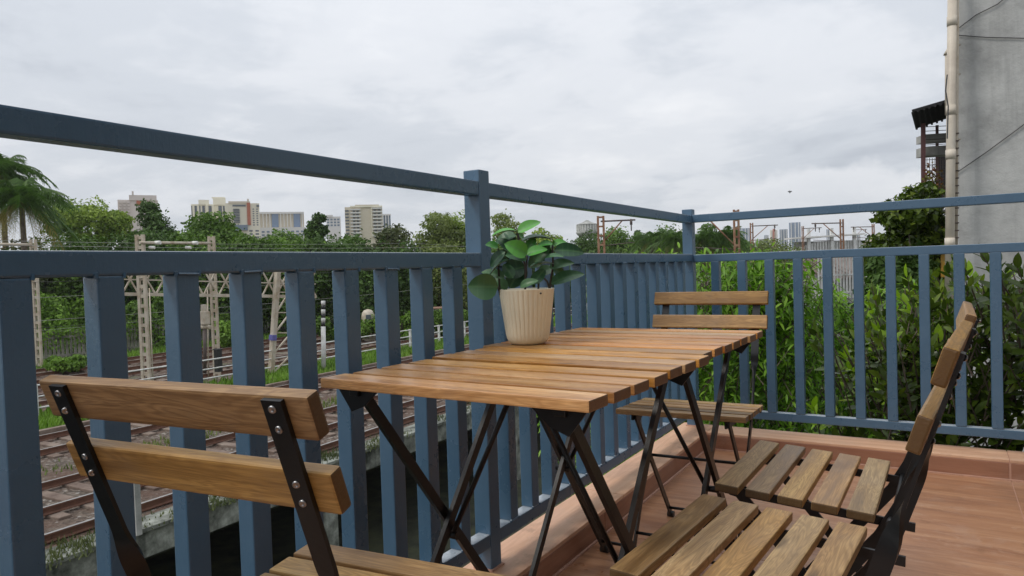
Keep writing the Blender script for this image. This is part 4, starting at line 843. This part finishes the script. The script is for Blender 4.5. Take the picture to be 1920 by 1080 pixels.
# ================================================================ TREES (left to right)
TB = GZ-.2
palm('palm_tree', 40, 374, 46, TB, 3.5, 'tall palm with drooping dry fronds at the far left edge', 34, None, 12, 3)
palm('palm_tree', 2, 322, 50, TB, 3.6, 'second palm crown cut by the left edge above the first', 34, None, 4, 9)
tree('rain_tree', 165, 364, TB, 62, 150, M['t_light'], 'pale green umbrella-shaped tree behind the palm', .28, 9000, .8, 1, 3, None, 18, .32, 'tree', 'umbrella')
tree('tall_tree', 284, 370, TB, 66, 84, M['t_dark'], 'dark green tree with a rounded peak right of the umbrella-shaped tree', .26, 5200, .85, 1, 4)
tree('tall_tree', 312, 377, TB, 66, 46, M['t_dark'], 'narrow dark peak touching the rounded dark tree', .26, 2800, .85, 1, 5)
tree('bushy_tree', 396, 403, TB, 56, 150, M['t_mid'], 'broad mid green tree below the pair of cream tower blocks', .28, 9000, .85, 1, 6, None, 18)
tree('bushy_tree', 470, 432, TB, 52, 100, M['t_mid'], 'low green tree right of the broad one, below the balcony tower', .26, 5000, .85, 1, 7)
tree('tall_tree', 593, 385, TB, 64, 48, M['t_dark'], 'tall lobed dark tree rising alone right of the long office block', .26, 4200, .9, 1, 8)
tree('bushy_tree', 545, 436, TB, 60, 130, M['t_mid'], 'wide low green tree under the long office block', .26, 7000, .85, 1, 9)
tree('bushy_tree', 640, 428, TB, 58, 100, M['t_mid'], 'green tree in front of the beige apartment tower', .26, 6000, .85, 1, 10)
tree('dense_tree', 724, 423, TB, 54, 105, M['t_brown'], 'dense brownish dark tree right of the beige apartment tower', .24, 8000, .85, 1, 11)
tree('feathery_tree', 822, 396, TB, 60, 110, M['t_olive'], 'airy olive tree left of the railing post', .24, 4200, .85, 1, 12, None, 12, .30)
tree('feathery_tree', 866, 374, TB, 62, 88, M['t_light'], 'tall airy light green tree behind the railing post', .24, 5600, .88, 1, 13, None, 14, .30)
tree('feathery_tree', 945, 392, TB, 66, 80, M['t_olive'], 'airy olive tree right of the railing post, above the potted plant', .24, 3800, .88, 1, 14, None, 12, .30)
tree('bushy_tree', 1010, 428, TB, 66, 90, M['t_light'], 'light green tree behind the leaves of the potted plant', .26, 5200, .85, 1, 15)
tree('bushy_tree', 1098, 440, TB, 74, 110, M['t_dark'], 'rounded green tree below the water tower', .26, 5600, .85, 1, 16)
tree('bushy_tree', 1165, 421, TB, 84, 90, M['t_mid'], 'green tree behind the arm of the rusty mast near the water tower', .3, 5200, .85, 1, 17)
tree('tall_tree', 1196, 424, TB, 84, 24, M['t_dark'], 'thin dark conifer-like tree beside the mast arm', .24, 1500, .9, 1, 18)
tree('bushy_tree', 1245, 428, TB, 90, 110, M['t_mid'], 'green tree left of the railing corner post', .32, 6000, .85, 1, 19)
palm('palm_tree', 1222, 448, 70, TB, 3.0, 'palm with yellowish fronds left of the railing corner post', 24, None, 3, 21)
palm('palm_tree', 1265, 452, 66, TB, 3.0, 'palm crown just left of the railing corner post', 24, None, 3, 22)
tree('bushy_tree', 1333, 420, TB, 86, 70, M['t_mid'], 'rounded green tree right of the railing corner post', .3, 4800, .85, 1, 20)
for u, v, s in ((1318, 450, 23), (1345, 452, 24), (1366, 446, 25)): palm('palm_tree', u, v, 66, TB, 2.7, {23: 'first palm right of the railing corner post', 24: 'middle palm between the corner post and the rusty mast', 25: 'palm right beside the rusty mast'}[s], 22, None, 3, s)
tree('bushy_tree', 1390, 446, TB, 100, 60, M['t_mid'], 'low green tree below the leftmost blue tower', .34, 3200, .85, 1, 26)
tree('bushy_tree', 1450, 451, TB, 110, 110, M['t_olive'], 'low olive tree left of the pale shed', .36, 4200, .85, 1, 27)
# lower greenery between the tracks and the trees, seen through the balusters
def bush(u0, u1, vt, D, mat, label, n=8000, seed=0, leaf=.26, nb=26, depth=5., base=None):
    """a wide bush mass from the ground up to the height seen at vt"""
    base = GZ if base is None else base
    g_ = random.Random(seed); a, b = at(u0, vt, D), at(u1, vt, D); c = (a+b)/2; top = (a.z+b.z)/2; H = top-base; w = (b-a).length; ax = (b-a).normalized(); dp = Vector((-ax.y, ax.x, 0))
    t = thing('bush', (c.x, c.y, base), label, 'bush', 'bushes between the railway and the trees'); bl = []
    for i in range(nb):
        f = g_.uniform(-.5, .5); rz = H*g_.uniform(.22, .36); rr_ = max(w*.13, H*.22)*g_.uniform(.7, 1.2); q = c+ax*(f*w*.92)+dp*g_.uniform(-depth/2, depth/2); z = base+g_.random()**.8*(H-rz*1.02)*(1-.35*abs(f)*g_.random())+rz*.5
        bl.append(((q.x, q.y, min(z, top-rz)), (rr_, rr_, rz)))
    crown_obj('foliage', bl, n, leaf, mat, t, .62, .45); tube('stem', [(0, 0, -.1), (.1, 0, H*.6)], [.12, .05], M['bark'], t, 6); return t
for i, (u0, u1, v, D, mt, lb) in enumerate(((-60, 60, 455, 47, 't_brown', 'dark shady bush behind the palms at the far left'), (60, 175, 440, 50, 't_mid', 'large leafy bush behind the palisade fence right of the palms'), (150, 260, 445, 52, 't_dark', 'dark bush under the pale umbrella-shaped tree'), (245, 345, 432, 52, 't_dark', 'dark green bush behind the left gantry mast'), (330, 430, 440, 50, 't_mid', 'green bush behind the right gantry mast'), (415, 510, 446, 50, 't_dark', 'bush behind the tapering tower leg'), (495, 600, 445, 52, 't_mid', 'bush behind the banded pole'), (585, 690, 440, 52, 't_dark', 'dark bush below the beige apartment tower'), (675, 780, 450, 52, 't_dark', 'dark bush at the foot of the brownish tree'), (765, 870, 448, 56, 't_olive', 'olive bush at the foot of the airy trees'), (855, 960, 445, 60, 't_mid', 'green bush behind the railing post'), (945, 1060, 450, 62, 't_dark', 'dark bush behind the potted plant'))):
    bush(u0, u1, v-(6 if i < 4 else 0), D, M[mt], lb, 12000 if i < 4 else 7500, 100+i)
for i, (u0, u1, v, D, lb) in enumerate(((75, 160, 545, 43.5, 'bright bush climbing over the palisade near the far left mast'), (225, 300, 560, 43.5, 'bright low bush behind the left gantry mast foot'), (410, 480, 600, 43.5, 'bright bush low behind the tower leg'), (600, 700, 590, 44, 'bright low bush behind the banded pole foot'), (700, 800, 585, 45, 'bright low bush beside the pale hut'), (800, 900, 580, 46, 'bright low bush right of the small shelters'))):
    bush(u0, u1, v, D, M['t_mid'] if i % 2 else M['grass'], lb, 3000, 200+i, .2, 16, 2.2)
V, F = [], []
rg_ = random.Random(77); P_ = np.array([tuple(tk(40.1+rg_.gauss(0, .12), rg_.uniform(1, 66), GZ+1.55+abs(rg_.gauss(0, .22))-rg_.random()**2*.9)) for _ in range(9000)]); Q_ = RNG.normal(size=P_.shape)+np.array([.3, -.6, .4]); l = .16*(.6+.8*RNG.random(len(P_)))
V, F = leaf_cloud(P_, Q_, l, l*.7); o = link('fence_creeper', np_mesh('creeper', V, F), M['grass']); tag(o, 'green creeper spilling along the top of the palisade fence', 'creeper')
tree('bush', 125, 668, GZ, 33.5, 90, M['grass'], 'bright green bush beside the far left rails', .16, 2600, .98, 1, 60, None, 10, .4, 'bush')
w_ = thing('lineside_hut', at(822, 580, 48), 'small weathered hut with a dark opening left of the railing post', 'hut', None, YAW); box('wall', (0, 0, -1.0), (.7, .8, 2.1), M['concrete'], w_); box('roof', (0, 0, .1), (.95, 1.0, .1), M['brick'], w_); box('opening', (.08, -.42, -.5), (.3, .06, .5), M['glassd'], w_)
w_ = thing('round_shelter', at(690, 590, 45.2), 'small round-topped cream shelter seen between balusters below the airy trees', 'shelter', None, YAW)
bm = bmesh.new(); lathe(bm, [(.42, -1.9), (.42, -.1), (.38, .12), (.26, .28), (.02, .36)], 16); link('shell', bm_mesh(bm, 'sh'), M['galv'], w_); box('opening', (.1, -.41, -.28), (.3, .12, .6), M['glassd'], w_)
# bottom vegetation below the terrace, seen through the near balusters
for i, (x, y, z, r) in enumerate(((-1.6, -.2, -4.9, 1.3), (-2.6, 1.6, -5.0, 1.4), (-1.0, 1.8, -3.8, 1.5), (-4.2, .8, -5.6, 1.1), (-3.6, 3.6, -5.2, 1.2), (-6.8, 2.2, -6.0, .7))):
    t = thing('undergrowth_shrub', (x, y, -6.4), ['leafy shrub below the railing corner', 'bigger dark shrub low behind the first railing post', 'tall shrub just below the terrace edge near the corner', 'low shrub by the dark opening under the railway', 'shrub below the middle left balusters', 'small bright shrub at the foot of the dark opening'][i], 'shrub', 'shrubs below the terrace')
    crown_obj('foliage', sub_blobs((x, y, z), (r*.7, r*.7, r*.7), 8, r*.5, i)+[((x, y, z-.6), (r*.6, r*.6, r))], 3200, .11, M['t_mid'] if i % 2 else M['leaf_mid'], t)
    tube('stem', [(0, 0, 0), (.1, .05, z+6.4)], [.06, .02], M['bark'], t, 6)

# ================================================================ NEAR PLANTS BEHIND THE RIGHT RAILING
def leaf_proto(L, Wd, fold=.22, curl=.15, n=5):
    bm = bmesh.new(); rows = []
    for i in range(n+1):
        u = i/n; w = Wd/2*(math.sin(math.pi*u**.85)**.75 if 0 < u < 1 else .02); z = -curl*L*u*u
        rows.append([bm.verts.new((u*L, -w, z+w*fold)), bm.verts.new((u*L, 0, z)), bm.verts.new((u*L, w, z+w*fold))])
    for a, b in zip(rows, rows[1:]):
        for k in range(2): f = bm.faces.new((a[k], b[k], b[k+1], a[k+1])); f.smooth = True
    return bm_mesh(bm, 'leaf')
def rot_from(ax, up):
    ax = ax.normalized(); up = (up-ax*up.dot(ax)); up = up.normalized() if up.length > 1e-4 else ax.orthogonal().normalized(); return Matrix((ax, up.cross(ax), up)).transposed()
def place_leaves(t, items, big_me, matd, n_obj=260, lim=None):
    """items: (pos, axis, up, scale). The ones that show largest become leaf parts, the rest one joined part."""
    def size(it):
        v = it[0]-CAM; D = v.dot(FW); uu = 960+FPX*v.dot(RT)/D; vv = 540-FPX*v.dot(UP)/D
        return (1e3 if not (1290 < uu < 1925 and 470 < vv < 860) else 0)+D/it[3]
    items.sort(key=size); base = Vector(t.location)
    for p, a, u, s in items[:n_obj]:
        o = link('leaf', big_me, matd, t); o.matrix_local = Matrix.Translation(p-base) @ rot_from(a, u).to_4x4() @ Matrix.Scale(s, 4)
    rest = items[n_obj:]
    if rest:
        v0 = np.array([tuple(v.co) for v in big_me.vertices]); f0 = np.array([tuple(p.vertices) for p in big_me.polygons]); V, F = [], []
        for i, (p, a, u, s) in enumerate(rest):
            Rm = np.array(rot_from(a, u)); V.append(v0@Rm.T*s+np.array(p-base)); F.append(f0+i*len(v0))
        o = link('foliage', np_mesh('foliage', np.concatenate(V), np.concatenate(F), True), matd, t); tag(o, kind='stuff')
rnd_v = lambda r: Vector((r.gauss(0, 1), r.gauss(0, 1), r.gauss(0, 1)))
broad = leaf_proto(.105, .046, .18, .08); slim = leaf_proto(.092, .021, .2, .28)
broad2 = leaf_proto(.105, .046, .18, .08)
def broad_shrub(cx, cy, zt, rad, n_sh, label, seed, lime=.1, nl=11, nobj=130):
    r = random.Random(seed); t = thing('broadleaf_shrub', (cx, cy, -6.4), label, 'shrub', 'leafy shrubs behind the railing'); items, young = [], []; bm = bmesh.new()
    for i in range(n_sh):
        a = r.uniform(0, 6.28); q = r.random()**.5*rad; z = zt-abs(r.gauss(0, .12))-(q/rad)**2*.12 if r.random() < .22 else zt-r.random()**.9*1.35
        tip = Vector((cx+math.cos(a)*q, cy+math.sin(a)*q*.7, z)); d = Vector((math.cos(a)*.35+r.gauss(0, .2), math.sin(a)*.35-.25+r.gauss(0, .2), 1.)).normalized()
        base = tip-d*.34; add_tube(bm, [base-Vector((cx, cy, -6.4)), tip-Vector((cx, cy, -6.4))], [.005, .003], 4, False)
        isl = r.random() < lime and z > zt-1.1
        for k in range(nl):
            f = k/(nl-1); p = base.lerp(tip, .15+.85*f); an = k*2.4+r.uniform(-.3, .3); s_ = d.orthogonal().normalized(); s2 = d.cross(s_); o_ = (s_*math.cos(an)+s2*math.sin(an)); el = .35+.9*f*f
            ax = (o_*(1.15-f*.75)+d*el).normalized(); sc = r.uniform(.6, 1.02)*(1-.18*f)
            (young if isl and f > .35 else items).append((p, ax, d+rnd_v(r)*.25, sc))
    link('twigs', bm_mesh(bm, 'tw'), M['bark'], t); place_leaves(t, items, broad, M['leaf_dark'], nobj)
    for p, a, u, s in young[:150]:
        o = link('young_leaf', broad2, M['leaf_lime'], t); o.matrix_local = Matrix.Translation(p-Vector((cx, cy, -6.4))) @ rot_from(a, u).to_4x4() @ Matrix.Scale(s*1.1, 4)
    tube('stem', [(0, 0, 0), (.05, .1, zt+5.6)], [.07, .02], M['bark'], t, 7)
    return t
broad_shrub(1.62, .78, .90, .62, 330, 'dark glossy broad-leaved shrub at the right edge behind the chairs', 1, .30, 11, 150)
broad_shrub(.92, .80, .66, .50, 270, 'broad-leaved shrub with lime young leaves behind the middle of the right railing', 2, .42, 11, 120)
broad_shrub(2.45, 1.0, .90, .7, 160, 'dark broad-leaved shrub farthest right, mostly outside the view', 4, .08, 11, 40)
broad_shrub(1.25, 1.35, .80, .6, 200, 'broad-leaved shrub a step behind the front two', 5, .25, 11, 60)
def slim_shrub(cx, cy, zt, rad, n_sh, label, seed, nobj=100):
    r = random.Random(seed); t = thing('slender_leaved_shrub', (cx, cy, -6.4), label, 'shrub', 'slender-leaved shrubs behind the railing'); items = []; bm = bmesh.new()
    for i in range(n_sh):
        a = r.uniform(0, 6.28); q = r.random()**.5*rad; z = zt-r.random()**1.25*2.2-(q/rad)**2*.1
        tip = Vector((cx+math.cos(a)*q, cy+math.sin(a)*q*.7, z)); d = Vector((math.cos(a)*.5+r.gauss(0, .3), math.sin(a)*.5+r.gauss(0, .3), .7)).normalized(); base = tip-d*.45
        add_tube(bm, [base-Vector((cx, cy, -6.4)), tip-Vector((cx, cy, -6.4))], [.004, .002], 4, False)
        for k in range(21):
            f = k/20; p = base.lerp(tip, f); an = k*2.4; s_ = d.orthogonal().normalized(); s2 = d.cross(s_); o_ = s_*math.cos(an)+s2*math.sin(an)
            items.append((p, (o_+d*.4+Vector((0, 0, -.35-.4*r.random()))).normalized(), Vector((0, 0, 1))+rnd_v(r)*.35, r.uniform(.6, 1.15)))
    link('twigs', bm_mesh(bm, 'tw'), M['bark'], t); place_leaves(t, items, slim, M['leaf_mid'], nobj)
    tube('stem', [(0, 0, 0), (.05, .1, zt+5.2)], [.08, .02], M['bark'], t, 7); return t
slim_shrub(-.75, 1.9, 1.03, .80, 460, 'bright slender-leaved shrub behind the railing corner', 11)
slim_shrub(-.05, 1.95, 1.02, .48, 360, 'bright slender-leaved shrub behind the second and third right balusters', 12)
slim_shrub(.62, 2.4, .74, .62, 360, 'bright slender-leaved shrub partly behind the lime-tipped shrub', 13, 60)
slim_shrub(-1.5, 2.6, .55, .9, 200, 'slender-leaved shrub seen only in slits between the left balusters', 14, 20)
# the tall dark tree left of the drain pipe
tree('dark_tree', 1718, 330, -6.4, 13.5, 165, M['leaf_dark'], 'tall dark leafy tree between the distant masts and the maroon structure', .13, 9000, .42, 1, 70, None, 20, .34)
tree('dark_tree', 1700, 432, -6.4, 12.5, 190, M['t_dark'], 'broad dark tree filling the view low between the right balusters', .13, 11000, .5, 1, 71, None, 20, .34)
tree('dark_tree', 1440, 512, -6.4, 16, 420, M['t_dark'], 'dark tree mass low behind the slender-leaved shrubs', .16, 9000, .8, 1, 72, None, 20, .34)
# bird
bd_ = thing('bird', at(1481, 360, 60), 'tiny dark bird flying low in the sky above the far skyline', 'bird')
bm = bmesh.new(); lathe(bm, [(.001, -.14), (.04, -.05), (.045, .03), (.02, .12), (.001, .16)], 8); link('body', bm_mesh(bm, 'b'), M['wire'], bd_)
for s in (-1, 1): quad('wing', [Vector((0, 0, .04)), Vector((s*.10, .02, .10)), Vector((s*.18, .0, .05)), Vector((s*.06, 0, -.04))], M['wire'], bd_, .008)

# air: pale even haze over the far distance
hz = box('haze', (0, 500, 24.0), (2400, 1900, 66), None); m = bpy.data.materials.new('haze_air'); m.use_nodes = True; nt = m.node_tree; nt.nodes.clear()
o_ = N(nt, 'ShaderNodeOutputMaterial'); pv = N(nt, 'ShaderNodeVolumePrincipled', i={'Color': (.95, .97, 1, 1), 'Density': .00022, 'Anisotropy': .2}); nt.links.new(pv.outputs[0], o_.inputs['Volume'])
hz.data.materials.clear(); hz.data.materials.append(m); tag(hz, kind='stuff')
